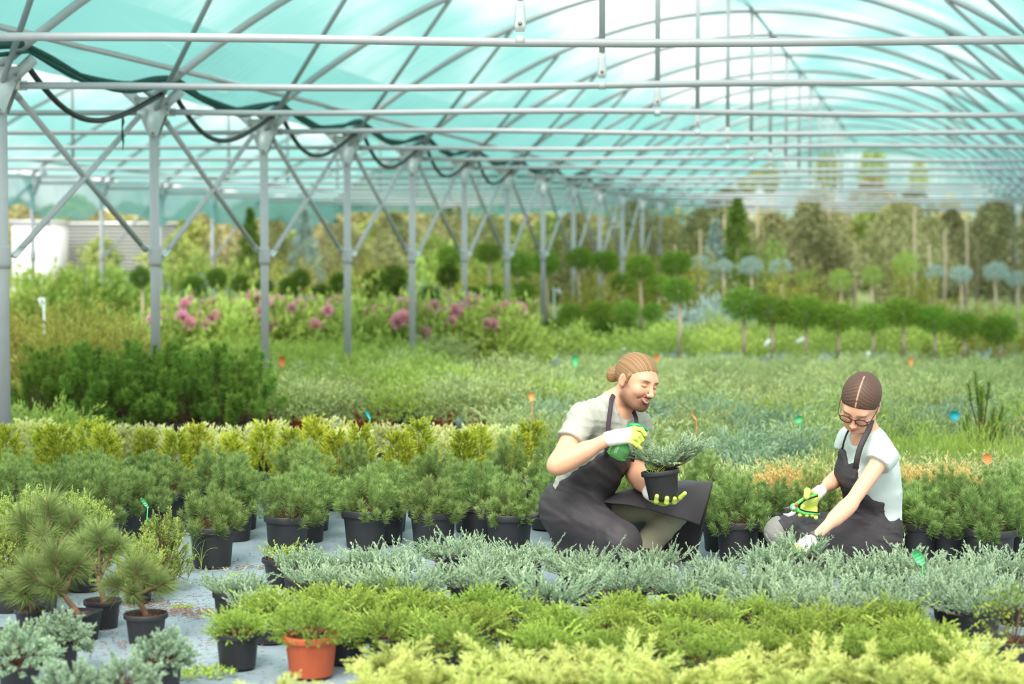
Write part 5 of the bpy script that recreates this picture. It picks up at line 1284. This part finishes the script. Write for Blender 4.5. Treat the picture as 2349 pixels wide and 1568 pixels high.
def strap(name, pts, wd, m_, parent, th=.003, nrmls=None):
    pts = np.array(pts); m = MB(); k = len(pts); T = nrm(np.gradient(pts, axis=0)); P = []
    for i in range(k):
        s = nrm(np.cross(T[i], nrmls[i] if nrmls is not None else V_(0, -1, .2)))*wd/2; P.append([pts[i]-s, pts[i], pts[i]+s])
    m.grid(np.array(P)-np.array(parent.location)); o = m.build(name, m_, parent); q = o.modifiers.new('thickness', 'SOLIDIFY'); q.thickness = th; q.offset = 0
    return o
# ---------------------------------------------------------------- the crouching man
def man():
    T = thing('person', (*W(1350, 1290, 7.9)[:2], 0), 'crouching man with tied-back light brown hair, grey-green t-shirt and black apron, spraying a potted juniper', 'person')
    O = W(1460, 874, 7.83); M = head_frame(40, 13, -10); L = lambda x, y, z: O + np.array([x, y, z]) @ M
    RS, RE, RW = W(1337, 958, 7.74), W(1277, 1067, 7.60), W(1402, 1003, 7.60)
    LS, LE, LW = W(1460, 972, 8.0), W(1455, 1080, 7.98), W(1492, 1131, 7.74)
    P0, NB = W(1316, 1158, 7.95), W(1408, 935, 7.88)
    t = nrm(NB-P0); l = LS-RS; l = nrm(l-t*np.dot(l, t)); fw = np.cross(l, t); MT = np.stack([l, fw, t])
    NH, NK, NA = W(1318, 1182, 7.84), W(1424, 1240, 7.66), W(1300, 1262, 7.92)
    FH, FK, FA = W(1375, 1178, 8.05), W(1573, 1146, 7.99), W(1440, 1300, 7.93)
    def torso(f, g, k=.05):
        f.ell(NB-t*.145+fw*.005, MT, (.160+g, .098+g, .155+g), k); f.ell(P0+t*.19+fw*.005, MT, (.138+g, .102+g, .17+g), k); f.ell(P0+fw*.015, MT, (.148+g, .108+g, .110+g), k)
        f.cap(RS, LS, .050+g, k=.05); f.cap(NB+t*.005, RS*.55+NB*.45, .050+g, .048+g, k=.05); f.cap(NB+t*.005, LS*.55+NB*.45, .050+g, .048+g, k=.05)
    b = Field(); head_ops(b, O, M, True, True)
    b.cap(L(0, -.022, -.050), NB+t*.01, .053, .060, k=.025)
    b.cap(L(.03, .01, -.06), NB+fw*.045, .016, .014, k=.03); b.cap(L(-.04, .0, -.06), NB+fw*.045-l*.01, .014, .012, k=.03)
    torso(b, 0)
    for S, E, W_, far in ((RS, RE, RW, 0), (LS, LE, LW, 1)):
        b.cap(S, E, .050, .037, k=.03); b.cap(E, W_, .039, .0265, k=.02)
        d = nrm(W_-E); b.cap(E+d*.05, E+d*.13, .043, .034, k=.03); b.cap(E-nrm(E-S)*.03, E+d*.02, .037, .036, k=.02)
    b.cap(FH, FK, .055, .045, k=.02); b.cap(FK, FA, .042, .033, k=.02); b.cap(NH, NK, .075, .05, k=.03); b.cap(NK, NA, .045, .035, k=.02)
    lo = V_(W(1225, 0, 7.8)[0], 7.45, 0.0); hi = V_(W(1640, 0, 7.8)[0], 8.25, W(0, 790, 7.8)[2])
    fine = [[(O[i]-.13, O[i]+.13, .0019)] for i in range(3)]
    base = np.array(srgb(222, 168, 138)[:3])
    solid('body', b, lo, hi, .0062, SKIN, T, fine, 1, skin_color(O, M, True, base))
    hair('hair', O, M, T, srgb(102, 74, 48)[:3], srgb(178, 140, 100)[:3], True)
    # t-shirt
    s = Field(); torso(s, .012)
    dR = nrm(RE-RS); dL = nrm(LE-LS)
    s.cap(RS, RS+dR*.135, .056, .062, k=.035); s.cap(LS, LS+dL*.16, .056, .060, k=.035)
    s.cut(RS+dR*.128, dR, .085); s.cut(LS+dL*.150, dL, .085)
    s.disp(lambda P: .0025*noise3(P, 22, 4)-.0050*folds(P, t*.5+l*.8, t-l*.4, 13, 3.5, 8)-.0045*folds(P, t, l, 15, 4, 3))
    s.cap(L(0, -.02, -.05), NB+t*.004+fw*.02, .062, .064, k=.006, mode='s')
    s.ell(NB+t*.02+fw*.055, MT, (.055, .05, .036), .01, 's')
    s.plane(P0+t*.02, -t)
    solid('t_shirt', s, lo, hi, .0058, SHIRT, T, it=2)
    # apron: bib and the skirt round hips and near leg
    def tl(P): q = [P[i]-P0[i] for i in range(3)]; return [q[0]*a[0]+q[1]*a[1]+q[2]*a[2] for a in (l, fw, t)]
    a = Field(); torso(a, .027)
    cA, cB = W(1380, 1036, 7.8), W(1246, 1134, 7.8); cn = np.cross(cB-cA, V_(0, 1, 0)); cn = nrm(cn if cn[2] > 0 else -cn)
    def bib(P):
        x, y, h = tl(P); w_ = np.interp(h, [-.1, .05, .10, .20, .30], [.40, .30, .17, .135, .10]).astype(np.float32)
        pl = (P[0]-cA[0])*cn[0]+(P[1]-cA[1])*cn[1]+(P[2]-cA[2])*cn[2]
        return np.maximum(np.maximum(np.maximum(np.abs(x)-w_, h-.315), np.where(h > .06, .0-y, -.1)), np.where(x < .02, pl, -.1))
    a.fn(bib, -1e9*np.ones(3), 1e9*np.ones(3), .004, 'i')
    a.ell(P0-t*.02+fw*.02, MT, (.160, .125, .105), .04); a.cap(NH, W(1296, 1214, 7.88), .09, .066, k=.05)
    a.cap(NH, NK, .106, .076, k=.05); a.cap(NK, NK-V_(-.005, .0, .022), .074, .072, k=.03)
    a.cap(NK, NA, .066, .062, k=.05)
    a.disp(lambda P: .004*noise3(P, 12, 14)-.0085*folds(P, V_(.5, .2, .9), V_(.9, -.2, -.45), 12, 2.5, 5)-.004*folds(P, V_(.9, 0, .3), V_(-.2, 0, 1), 16, 4, 21))
    solid('apron', a, lo-V_(.06, .05, 0), hi, .0068, APRON, T, it=2)
    Wp = lambda r: [W(*q) for q in r]
    cloth('apron_flap', [Wp(r) for r in (
        [(1385, 1146, 8.0), (1440, 1123, 8.05), (1508, 1108, 8.08), (1572, 1103, 8.08), (1634, 1107, 8.05)],
        [(1383, 1147, 7.93), (1440, 1124, 7.93), (1508, 1113, 7.93), (1572, 1110, 7.93), (1634, 1109, 7.96)],
        [(1382, 1148, 7.86), (1440, 1137, 7.85), (1508, 1136, 7.84), (1570, 1142, 7.85), (1624, 1148, 7.90)],
        [(1380, 1150, 7.84), (1443, 1158, 7.81), (1505, 1172, 7.79), (1561, 1189, 7.80), (1605, 1204, 7.86)])], APRON, T, .005, .006, 3, 8, 14)
    cloth('apron_flap', [Wp(r) for r in (
        [(1455, 1130, 8.2), (1535, 1118, 8.09), (1590, 1112, 8.08), (1634, 1107, 8.04)], [(1452, 1185, 8.22), (1530, 1180, 8.12), (1580, 1176, 8.05), (1620, 1172, 7.98)],
        [(1448, 1250, 8.22), (1522, 1245, 8.13), (1566, 1245, 8.06), (1606, 1240, 7.98)], [(1442, 1305, 8.22), (1512, 1305, 8.15), (1556, 1305, 8.06), (1592, 1296, 7.98)])], APRON, T, .005, .010, 9, 8, 16)
    # trousers
    q = Field(); q.cap(FH, FK, .068, .062, k=.04); q.cap(FK, FA, .064, .058, k=.03); q.cap(NH, NK, .085, .060, k=.04); q.cap(NK, NA, .048, .042, k=.03)
    q.disp(lambda P: -.005*folds(P, V_(.5, 0, 1), V_(1, 0, -.4), 16, 4, 6))
    solid('trousers', q, lo, V_(hi[0], hi[1], .55), .0075, OLIVE_T, T)
    for A in (FA, NA):
        h = Field(); h.cap(V_(A[0]-.03, A[1], .05), V_(A[0]+.14, A[1]-.07, .035), .042, .034, k=.03); h.cap(V_(A[0], A[1], .05), A, .04, k=.03); h.plane(V_(0, 0, .004), V_(0, 0, -1))
        solid('shoe', h, V_(A[0]-.15, A[1]-.2, -.02), V_(A[0]+.3, A[1]+.15, .2), .008, BOOT, T)
    # straps over the shoulders, apron tie at the back
    A1 = P0+t*.285-l*.085+fw*.150
    st = [A1, NB-t*.10-l*.080+fw*.120, NB-t*.02-l*.068+fw*.088, NB+t*.055-l*.058+fw*.02, NB+t*.07-l*.03-fw*.045]
    strap('apron_strap', [W(1391, 1050, 7.72), W(1393, 1010, 7.72), W(1396, 970, 7.725), W(1400, 940, 7.735), W(1403, 915, 7.765), W(1408, 905, 7.82)], .019, STRAP, T)
    strap('apron_strap', [W(1450, 1058, 7.75), W(1458, 1020, 7.78), W(1461, 985, 7.80), W(1459, 958, 7.82), W(1452, 940, 7.86)], .017, STRAP, T)
    strap('apron_tie', [W(1262, 1160, 7.92), W(1244, 1172, 7.90), W(1228, 1182, 7.90), W(1216, 1186, 7.9)], .018, APRON, T)
    strap('apron_tie', [W(1262, 1166, 7.92), W(1246, 1182, 7.89), W(1236, 1192, 7.9)], .014, APRON, T)
    # gloves
    def gcol(wr, tip, lim):
        d = tip-wr; n = np.dot(d, d)
        def fn(V):
            u = ((V-wr) @ d)/n; w_ = np.clip((u-lim[0])/(lim[1]-lim[0]) + lim[2]*(wr[2]-V[:, 2]), 0, 1)[:, None]
            c = np.array(srgb(246, 244, 240)[:3])*(1-w_)+np.array(srgb(196, 212, 98)[:3])*w_
            return np.concatenate([c, np.ones((len(V), 1))], 1)
        return fn
    g = Field(); wr = RW; K = [W(1455, 983, 7.61), W(1455, 992, 7.585), W(1449, 1002, 7.575), W(1440, 1010, 7.58)]
    g.cap(wr-nrm(wr-RE)*.012, wr+nrm(K[1]-wr)*.02, .0315, .030, k=.01)
    for i, k_ in enumerate(K): g.cap(wr+(K[1]-wr)*.25+(k_-K[1])*.5, k_, .0185, .0135, k=.014)
    fs = [[(1472, 985, 7.60), (1480, 997, 7.60), (1476, 1009, 7.625)], [(1466, 997, 7.565), (1473, 1009, 7.575), (1469, 1021, 7.60)], [(1458, 1005, 7.555), (1465, 1015, 7.565), (1461, 1024, 7.595)], [(1452, 1014, 7.56), (1461, 1021, 7.56), (1469, 1028, 7.57)]]
    for k_, f_ in zip(K, fs): g.chain([k_]+[W(*q_) for q_ in f_], [.0115, .0105, .0098, .0085], k=.0025)
    g.chain([W(1425, 996, 7.62), W(1445, 998, 7.655), W(1458, 1006, 7.66)], [.016, .0115, .0095], k=.008)
    g.disp(lambda P: .0009*noise3(P, 120, 7))
    solid('glove', g, wr-V_(.07, .1, .09), wr+V_(.19, .13, .08), .0028, GLOVE, T, it=1, color=gcol(wr, W(1465, 1000, 7.6), (.38, .75, 4.0)))
    g = Field(); wr = LW; g.cap(wr-nrm(wr-LE)*.015, wr+V_(.015, -.01, -.006), .030, .029, k=.01)
    pm = W(1522, 1150, 7.69); g.ell(pm, np.eye(3), (.042, .040, .013), .02); g.cap(wr, pm, .024, .016, k=.02)
    g.chain([W(1505, 1150, 7.66), W(1506, 1149, 7.615), W(1507, 1137, 7.60)], [.0125, .0105, .0092], k=.004)
    g.chain([W(1528, 1152, 7.66), W(1529, 1152, 7.605), W(1530, 1142, 7.595)], [.0120, .0105, .0100], k=.003)
    g.chain([W(1543, 1151, 7.67), W(1547, 1151, 7.615), W(1548, 1143, 7.60)], [.0115, .0100, .0092], k=.003)
    g.chain([W(1548, 1150, 7.69), W(1560, 1141, 7.66), W(1571, 1131, 7.645)], [.0115, .0098, .0092], k=.003)
    g.chain([W(1512, 1148, 7.72), W(1500, 1140, 7.70), W(1497, 1130, 7.66)], [.012, .011, .009], k=.004)
    solid('glove', g, wr-V_(.06, .24, .12), wr+V_(.19, .08, .08), .0028, GLOVE, T, it=1, color=gcol(wr, pm, (.15, .35, 0.0)))
    return T
MAN = man()
# pot with juniper held by the man
def held():
    p = W(1522, 1142, 7.655); t = thing('potted_juniper', p, "silvery juniper in black pot held up in the crouching man's gloved hand", 'potted juniper')
    t.rotation_euler = (R(-2), R(-7), 0)
    inst('pot', PM, t, (0, 0, 0), (0, 0, .4), (.080, .080, .118)); inst('soil', SM, t, (0, 0, 0), (0, 0, 0), (.080, .080, .116))
    f, s = p_juniper(301, .16, .19, 640, .055, 46, .0034, .012, up=.75)
    for mb in (f, s):
        for v in mb.V: v[:, 0] = v[:, 0]*.98+.05+.10*np.clip(v[:, 2], 0, .2); v[:, 1] *= .7; v[:, 2] = v[:, 2]*.95+.02
    o = f.build('foliage', L_BLUE, t, smooth=False); o.location = (0, 0, .105); o = s.build('twigs', TWIG, t); o.location = (0, 0, .1)
    r = rng_(8); g = MB()
    for i in range(16):
        a = r.rand()*6.28; u = np.linspace(0, 1, 5)[:, None]; h = .03+.035*r.rand(); b0 = V_(-.015+r.normal()*.014, -.02+r.normal()*.014, .104)
        g.tube(b0+np.concatenate([np.cos(a)*u**1.5*h, np.sin(a)*u**1.5*h, u*h-.3*u**2*h], 1), np.linspace(.0016, .0006, 5), 4)
    g.build('grass_blades', L_WEED, t)
held()
def bottle():
    N0, B0 = W(1434, 1004, 7.635), W(1413, 1046, 7.615); ax_ = nrm(B0-N0); T = thing('spray_bottle', N0, 'translucent green spray bottle held sideways in the crouching man\'s raised glove', 'spray bottle')
    a = nrm(np.cross(ax_, V_(0, 1, 0))); b = np.cross(ax_, a); Mx = np.stack([a, b*.85, ax_], 1)
    m, nt, out = new_mat('green_clear_plastic'); bs = N(nt, 'ShaderNodeBsdfPrincipled'); nt.links.new(bs.outputs[0], out.inputs[0])
    bs.inputs['Base Color'].default_value = srgb(140, 222, 140); bs.inputs['Transmission Weight'].default_value = .85; bs.inputs['Roughness'].default_value = .08; bs.inputs['IOR'].default_value = 1.2
    q = MB(); q.lathe([(.013, -.01), (.014, .008), (.030, .020), (.040, .034), (.043, .05), (.042, .078), (.0435, .081), (.042, .086), (.030, .092), (.012, .088), (0.0005, .086)], 28, M=Mx); q.build('bottle_body', m, T)
    hd = mat('green_sprayer_plastic', srgb(24, 150, 84), .35); h0 = W(1440, 978, 7.64)-N0; h1 = W(1483, 985, 7.625)-N0; c = W(1462, 975, 7.63)-N0
    q = MB(); q.tube([h0, (h0+c)/2+V_(0, 0, .003), c, h1], [.010, .011, .0095, .0065], 14); q.tube([V_(0, 0, 0), h0*.6, h0], [.0125, .0125, .010], 14); q.build('spray_head', hd, T)
    q = MB(); q.tube([h1, h1+nrm(h1-c)*.006], [.0068, .0058], 14); q.build('nozzle', hd, T)
    q = MB(); q.tube([c+V_(0, 0, -.004), c+V_(.006, -.004, -.02), c+V_(.002, -.004, -.035)], [.004, .0045, .003], 8); q.build('trigger', hd, T)
bottle()
# ---------------------------------------------------------------- the kneeling woman
def woman():
    T = thing('person', (*W(1980, 1300, 7.9)[:2], 0), 'kneeling woman with glasses, centre-parted brown hair, pale mint top and black apron, holding green pruners', 'person')
    O = W(1973, 924, 7.70); M = head_frame(-32, 42, -17)*1.0; L = lambda x, y, z: O + np.array([x, y, z]) @ M
    RS, RE, RW = W(1950, 1006, 7.96), W(1927, 1091, 7.96), W(1880, 1127, 7.80)
    LS, LE, LW = W(2026, 1046, 7.66), W(1950, 1156, 7.54), W(1872, 1229, 7.42)
    P0, NB = W(1998, 1208, 7.95), W(1992, 1008, 7.80)
    t = nrm(NB-P0); l = LS-RS; l = nrm(l-t*np.dot(l, t)); fw = np.cross(l, t); MT = np.stack([l, fw, t])
    NH, NK, NA = W(2005, 1232, 7.86), W(1880, 1262, 7.66), W(2010, 1290, 7.90)
    FH, FK, FA = W(1965, 1218, 8.02), W(1790, 1221, 7.86), W(1850, 1300, 8.0)
    def torso(f, g, k=.05):
        f.ell(NB-t*.125+l*.008, MT, (.108+g, .084+g, .135+g), k); f.ell(P0+t*.16, MT, (.105+g, .085+g, .16+g), k); f.ell(P0-fw*.005, MT, (.150+g, .120+g, .105+g), k)
        f.cap(RS, LS, .040+g, k=.05); f.cap(NB+t*.005, LS*.6+NB*.4, .040+g, .038+g, k=.05); f.cap(NB+t*.005, RS*.6+NB*.4, .040+g, .038+g, k=.05)
        for s_ in (-1, 1): f.ell(NB-t*.15+l*(.048*s_+.006)+fw*.062, MT, (.048+g, .045+g, .05+g), .04)
    b = Field(); head_ops(b, O, M, False, False)
    b.cap(L(0, -.028, -.050), NB+t*.01, .042, .048, k=.025); torso(b, 0)
    for S, E, W_ in ((RS, RE, RW), (LS, LE, LW)):
        b.cap(S, E, .038, .029, k=.03); b.cap(E, W_, .029, .0205, k=.02); d = nrm(W_-E); b.cap(E+d*.04, E+d*.10, .030, .026, k=.03)
    b.cap(FH, FK, .06, .042, k=.03); b.cap(FK, FA, .040, .033, k=.02); b.cap(NH, NK, .07, .05, k=.03); b.cap(NK, NA, .04, .03, k=.02)
    lo = V_(W(1740, 0, 7.8)[0], 7.3, 0.0); hi = V_(W(2085, 0, 7.8)[0], 8.25, W(0, 850, 7.8)[2])
    fine = [[(O[i]-.13, O[i]+.13, .0024)] for i in range(3)]
    solid('body', b, lo, hi, .0062, SKIN, T, fine, 1, skin_color(O, M, False, np.array(srgb(228, 174, 146)[:3])))
    hair('hair', O, M, T, srgb(58, 41, 35)[:3], srgb(112, 86, 72)[:3], False)
    s = Field(); torso(s, .014)
    dR = nrm(RE-RS); dL = nrm(LE-LS)
    s.cap(RS, RS+dR*.06, .048, .052, k=.03); s.cap(LS, LS+dL*.055, .050, .056, k=.03)
    s.cut(RS+dR*.055, dR, .075); s.cut(LS+dL*.045, dL, .075)
    s.cap(NB-t*.16-fw*.03+l*.02, P0+t*.08-fw*.03+l*.02, .09, .100, k=.05)
    s.disp(lambda P: .002*noise3(P, 22, 24)-.0050*folds(P, t*.7-l*.6, t*.6+l, 13, 3, 18)-.004*folds(P, l, t, 16, 3, 4))
    s.cap(L(0, -.028, -.05), NB+t*.018+fw*.01, .048, .050, k=.006, mode='s'); s.ell(NB+t*.018+fw*.045, MT, (.052, .045, .032), .01, 's')
    s.plane(P0+t*.02, -t)
    solid('t_shirt', s, lo, hi, .0055, SHIRTW, T)
    q = Field(); q.cap(LS+dL*.030, LS+dL*.046, .056, .056, k=.004); q.cut(LS+dL*.047, dL, .085, .003); q.cut(LS+dL*.032, -dL, .12, .003)
    solid('rolled_sleeve_hem', q, LS-.12, LS+.12, .004, SHIRTW, T)
    def tl(P): q = [P[i]-P0[i] for i in range(3)]; return [q[0]*a[0]+q[1]*a[1]+q[2]*a[2] for a in (l, fw, t)]
    a = Field(); torso(a, .028)
    cA, cB = W(2001, 1109, 7.8), W(2054, 1178, 7.8); cn = np.cross(cB-cA, V_(0, 1, 0)); cn = nrm(cn if cn[0] > 0 else -cn)
    def bib(P):
        x, y, h = tl(P); w_ = np.interp(h, [-.1, .08, .14, .24, .40], [.40, .30, .15, .105, .070]).astype(np.float32)
        vneck = h - (.335+.62*np.abs(x-.005)); pl = (P[0]-cA[0])*cn[0]+(P[1]-cA[1])*cn[1]+(P[2]-cA[2])*cn[2]
        return np.maximum(np.maximum(np.maximum(np.abs(x)-w_, h-.41), np.where(h > .09, .0-y, -.1)), np.maximum(vneck, np.where(h > .07, pl, -.1)))
    a.fn(bib, -1e9*np.ones(3), 1e9*np.ones(3), .004, 'i')
    a.ell(P0-t*.04, MT, (.172, .145, .12), .04)
    a.cap(NH, NK, .098, .072, k=.05); a.cap(FH, FK, .090, .074, k=.05); a.cap(NK, V_(NK[0], NK[1], .06), .075, .08, k=.04)
    a.cap(P0-V_(0, 0, .05), NA, .12, .10, k=.05); a.cap(FK*.55+FH*.45-V_(0, 0, .02), V_((FK*.6+FH*.4)[0]+.03, FK[1], .06), .075, .075, k=.06); a.cap((NK+FK)/2+V_(.05, 0, 0), (NH+FH)/2, .08, .09, k=.06)
    a.disp(lambda P: .003*noise3(P, 13, 34)-.0075*folds(P, V_(.55, 0, 1), V_(1, 0, -.5), 15, 3, 15)-.004*folds(P, V_(.1, 0, 1), V_(1, 0, .1), 20, 4, 25))
    pA, pB = W(1780, 1184, 7.78), W(1838, 1290, 7.78); nn_ = np.cross(pB-pA, V_(0, 1, 0)); nn_ = nn_ if nn_[0] < 0 else -nn_
    a.plane(pA, nn_)
    solid('apron', a, lo-V_(0, .05, 0), hi, .0062, APRON, T)
    q = Field(); q.cap(FH, FK, .066, .058, k=.03); q.ell(FK, np.eye(3), (.062, .062, .060), .02); q.cap(FK, FA, .062, .048, k=.03); q.cap(NH, NK, .08, .06, k=.04); q.cap(NK, NA, .05, .045, k=.03)
    q.disp(lambda P: -.004*folds(P, V_(.5, 0, 1), V_(1, 0, -.5), 30, 8, 7))
    solid('trousers', q, lo, V_(hi[0], hi[1], .55), .0075, GREY_T, T)
    for A in (FA, NA):
        h = Field(); h.cap(V_(A[0]+.03, A[1], .045), V_(A[0]-.12, A[1]-.07, .032), .038, .030, k=.03); h.cap(V_(A[0], A[1], .05), A, .035, k=.03); h.plane(V_(0, 0, .004), V_(0, 0, -1))
        solid('shoe', h, V_(A[0]-.3, A[1]-.2, -.02), V_(A[0]+.15, A[1]+.15, .2), .008, BOOT, T)
    strap('apron_strap', [W(1962, 1075, 7.60), W(1967, 1048, 7.59), W(1973, 1026, 7.59), W(1983, 1004, 7.60), W(1994, 982, 7.64), W(1999, 964, 7.69), W(1998, 952, 7.78)], .024, APRON, T)
    strap('apron_strap', [W(1932, 1030, 7.78), W(1936, 1012, 7.75), W(1942, 995, 7.73), W(1948, 984, 7.76)], .008, APRON, T)
    strap('apron_tie', [W(2046, 1206, 7.95), W(2058, 1200, 7.94), W(2067, 1205, 7.94)], .02, APRON, T)
    # glasses
    gl = MB(); le = MB(); F_ = mat('dark_maroon_frame', srgb(72, 34, 38), .3)
    for s_ in (-1, 1):
        c = V_(s_*.0335, .099, -.006); th = np.linspace(0, 2*math.pi, 33)
        loc = np.stack([c[0]+.0245*np.cos(th), c[1]-.004*np.abs(np.cos(th))*(np.cos(th)*s_ > 0)+.004*np.sin(th), c[2]+.0228*np.sin(th)], 1)
        gl.tube((O-np.array(T.location))+loc @ M, .0024, 8, cap=False)
        gl.tube((O-np.array(T.location))+np.array([[s_*.058, .097, .004], [s_*.070, .085, .006], [s_*.078, .03, .008], [s_*.080, -.005, .012]]) @ M, [.0022, .0020, .0017, .0015], 6)
        P = np.concatenate([[c], loc[:-1]]); le.add((O-np.array(T.location))+P @ M, [[0, i+1, (i+1) % 32+1] for i in range(32)])
    gl.tube((O-np.array(T.location))+np.array([[-.010, .1, .002], [0, .103, .006], [.010, .1, .002]]) @ M, .002, 8)
    g_ = gl.build('glasses_frame', F_, T)
    m, nt, out = new_mat('thin_lens'); tr = N(nt, 'ShaderNodeBsdfTransparent'); go_ = N(nt, 'ShaderNodeBsdfGlossy'); go_.inputs['Roughness'].default_value = .05; mx = N(nt, 'ShaderNodeMixShader'); mx.inputs[0].default_value = .08
    nt.links.new(tr.outputs[0], mx.inputs[1]); nt.links.new(go_.outputs[0], mx.inputs[2]); nt.links.new(mx.outputs[0], out.inputs[0]); le.build('lenses', m, g_)
    # gloves
    def gcol(wr, tip, a0, a1):
        d = tip-wr; n = np.dot(d, d)
        def fn(V):
            w_ = np.clip(((((V-wr) @ d)/n)-a0)/(a1-a0), 0, 1)[:, None]
            return np.concatenate([np.array(srgb(246, 246, 242)[:3])*(1-w_)+np.array(srgb(198, 212, 104)[:3])*w_, np.ones((len(V), 1))], 1)
        return fn
    g = Field(); wr = RW
    g.cap(wr-nrm(wr-RE)*.008, W(1872, 1132, 7.780), .0265, .0255, k=.008)
    g.ell(W(1858, 1152, 7.770), np.eye(3), (.034, .018, .036), .015); g.cap(W(1874, 1134, 7.780), W(1858, 1150, 7.770), .022, .02, k=.015)
    g.chain([W(1862, 1134, 7.760), W(1852, 1126, 7.710), W(1850, 1139, 7.680)], [.016, .0145, .0135], k=.006)
    for a_, c_ in (((1842, 1168), (1835, 1181)), ((1852, 1174), (1851, 1181)), ((1862, 1174), (1863, 1181)), ((1870, 1172), (1872, 1187))):
        g.chain([W(a_[0], a_[1]-6, 7.770), W(a_[0]-1, a_[1]+6, 7.730), W(c_[0], c_[1], 7.705)], [.012, .011, .0098], k=.004)
    g.disp(lambda P: .0008*noise3(P, 120, 7))
    solid('glove', g, wr-V_(.15, .16, .16), wr+V_(.06, .07, .06), .0028, GLOVE, T, it=1, color=gcol(RW, W(1850, 1152, 7.77), .2, .5))
    g = Field(); wr = LW; hd_ = W(1842, 1252, 7.39)
    g.cap(W(1860, 1242, 7.415), W(1850, 1248, 7.40), .027, .031, k=.008); g.cap(W(1856, 1244, 7.40), hd_, .027, .022, k=.015)
    for i, (a_, b_) in enumerate((((1832, 1252), (1815, 1262)), ((1833, 1258), (1818, 1272)), ((1838, 1264), (1826, 1280)), ((1844, 1268), (1836, 1284)))):
        g.chain([hd_, W(a_[0], a_[1], 7.37), W(b_[0], b_[1], 7.35)], [.015, .0115, .009], k=.004)
    g.chain([hd_, W(1838, 1246, 7.42), W(1822, 1252, 7.42)], [.015, .012, .009], k=.005)
    g.disp(lambda P: .0022*np.sin((P[0]*1.0-P[2]*.8)*330+2*noise3(P, 30, 5)))
    solid('glove', g, wr-V_(.14, .12, .14), wr+V_(.04, .08, .05), .0028, GLOVE, T, it=1, color=gcol(LW, W(1820, 1260, 7.35), .55, .85))
    # watch
    d = nrm(LW-LE); a1 = nrm(np.cross(d, V_(0, 0, 1))); a2 = np.cross(d, a1); th = np.linspace(0, 2*math.pi, 29); c = W(1868, 1233, 7.425)-np.array(T.location)
    q = MB(); q.grid(np.array([[c+d*o_+(a1*math.cos(x)+a2*math.sin(x))*.0275 for x in th] for o_ in (-.009, 0, .009)])); wt = q.build('watch_band', mat('grey_watch_band', srgb(92, 86, 84), .6), T); so = wt.modifiers.new('thickness', 'SOLIDIFY'); so.thickness = .003
    u = nrm(W(1874, 1243, 7.38)-W(1868, 1234, 7.425)); u = nrm(u-d*np.dot(u, d)); v = np.cross(d, u)
    q = MB(); q.box(c+u*.031, (.014, .013, .005), np.stack([d, v, u], 1)); wf = q.build('watch_case', mat('dark_watch_glass', srgb(22, 22, 26), .12), wt, smooth=False); bv = wf.modifiers.new('bevel', 'BEVEL'); bv.width = .003; bv.segments = 3
    return T
woman()
def pruner():
    T = thing('pruning_shears', W(1822, 1164, 7.700), "green handled pruning shears with curved steel blade in the kneeling woman's glove", 'pruning shears')
    G_ = mat('green_handle_plastic', srgb(98, 196, 96), .35); K_ = mat('black_grip', srgb(30, 34, 32), .5); B_ = mat('steel_blade', srgb(222, 218, 220), .25, .3); O_ = mat('orange_lock', srgb(238, 92, 50), .4); BK = mat('dark_blade', srgb(84, 76, 88), .4, .4)
    c0 = np.array(T.location); w_ = lambda x, y, d=7.700: W(x, y, d)-c0
    q = MB(); q.tube([w_(1823, 1160), w_(1831, 1153), w_(1843, 1144), w_(1860, 1138, 7.710), w_(1876, 1134, 7.720)], [.011, .0085, .0075, .0075, .005], 12, flat=.6, flatdir=(0, 1, 0)); a = q.build('handle', G_, T)
    q = MB(); q.tube([w_(1832, 1158, 7.697), w_(1846, 1147, 7.697), w_(1862, 1141, 7.707), w_(1876, 1137, 7.717)], .0035, 8); q.build('grip_inlay', K_, a)
    q = MB(); q.tube([w_(1823, 1166), w_(1833, 1171), w_(1845, 1176), w_(1862, 1177), w_(1881, 1178)], [.010, .0085, .0085, .007, .004], 12, flat=.6, flatdir=(0, 1, 0)); a = q.build('handle', G_, T)
    q = MB(); q.tube([w_(1834, 1167, 7.695), w_(1848, 1172, 7.695), w_(1864, 1174, 7.697), w_(1879, 1176, 7.700)], .0028, 8); q.build('grip_inlay', K_, a)
    q = MB(); q.lathe([(.001, -.007), (.016, -.007), (.017, -.004), (.017, .006), (.001, .006)], 24, c=w_(1821, 1163), M=np.array([[1, 0, 0], [0, 0, 1], [0, -1, 0]], float)); h = q.build('head', G_, T)
    q = MB(); q.lathe([(.001, .012), (.007, .012), (.008, .009), (.008, .0)], 16, c=w_(1820, 1164, 7.695), M=np.array([[1, 0, 0], [0, 0, -1], [0, 1, 0]], float)); q.build('pivot_screw', B_, h)
    q = MB(); q.box(w_(1827, 1157, 7.688), (.008, .003, .0042), Matrix.Rotation(-.7, 3, 'Y')); q.build('lock', O_, h)
    q = MB(); q.tube([w_(1823, 1170), w_(1818, 1177), w_(1809, 1181), w_(1796, 1178)], [.010, .0105, .008, .001], 10, flat=.3, flatdir=(0, 1, 0)); q.build('curved_blade', B_, T)
    q = MB(); q.tube([w_(1816, 1164), w_(1808, 1167), w_(1795, 1164)], [.011, .011, .001], 10, flat=.3, flatdir=(0, 1, 0)); q.build('cutting_blade', BK, T)
pruner()
# ================================================================ ordinals that follow the picture from left to right
import re as _re
_g = {}
for o in C.objects:
    if o.parent is None and ' listed ' in str(o.get('label', '')):
        lb = o['label']; m = _re.search(r'([a-z-]+) listed', lb); key = lb.replace(m.group(0), '#')
        _g.setdefault(key, []).append(o)
for key, os_ in _g.items():
    os_.sort(key=lambda o: proj(o.location)[0])
    for i, o in enumerate(os_): o['label'] = key.replace('#', ORD[min(i+1, 40)]+' from the left')
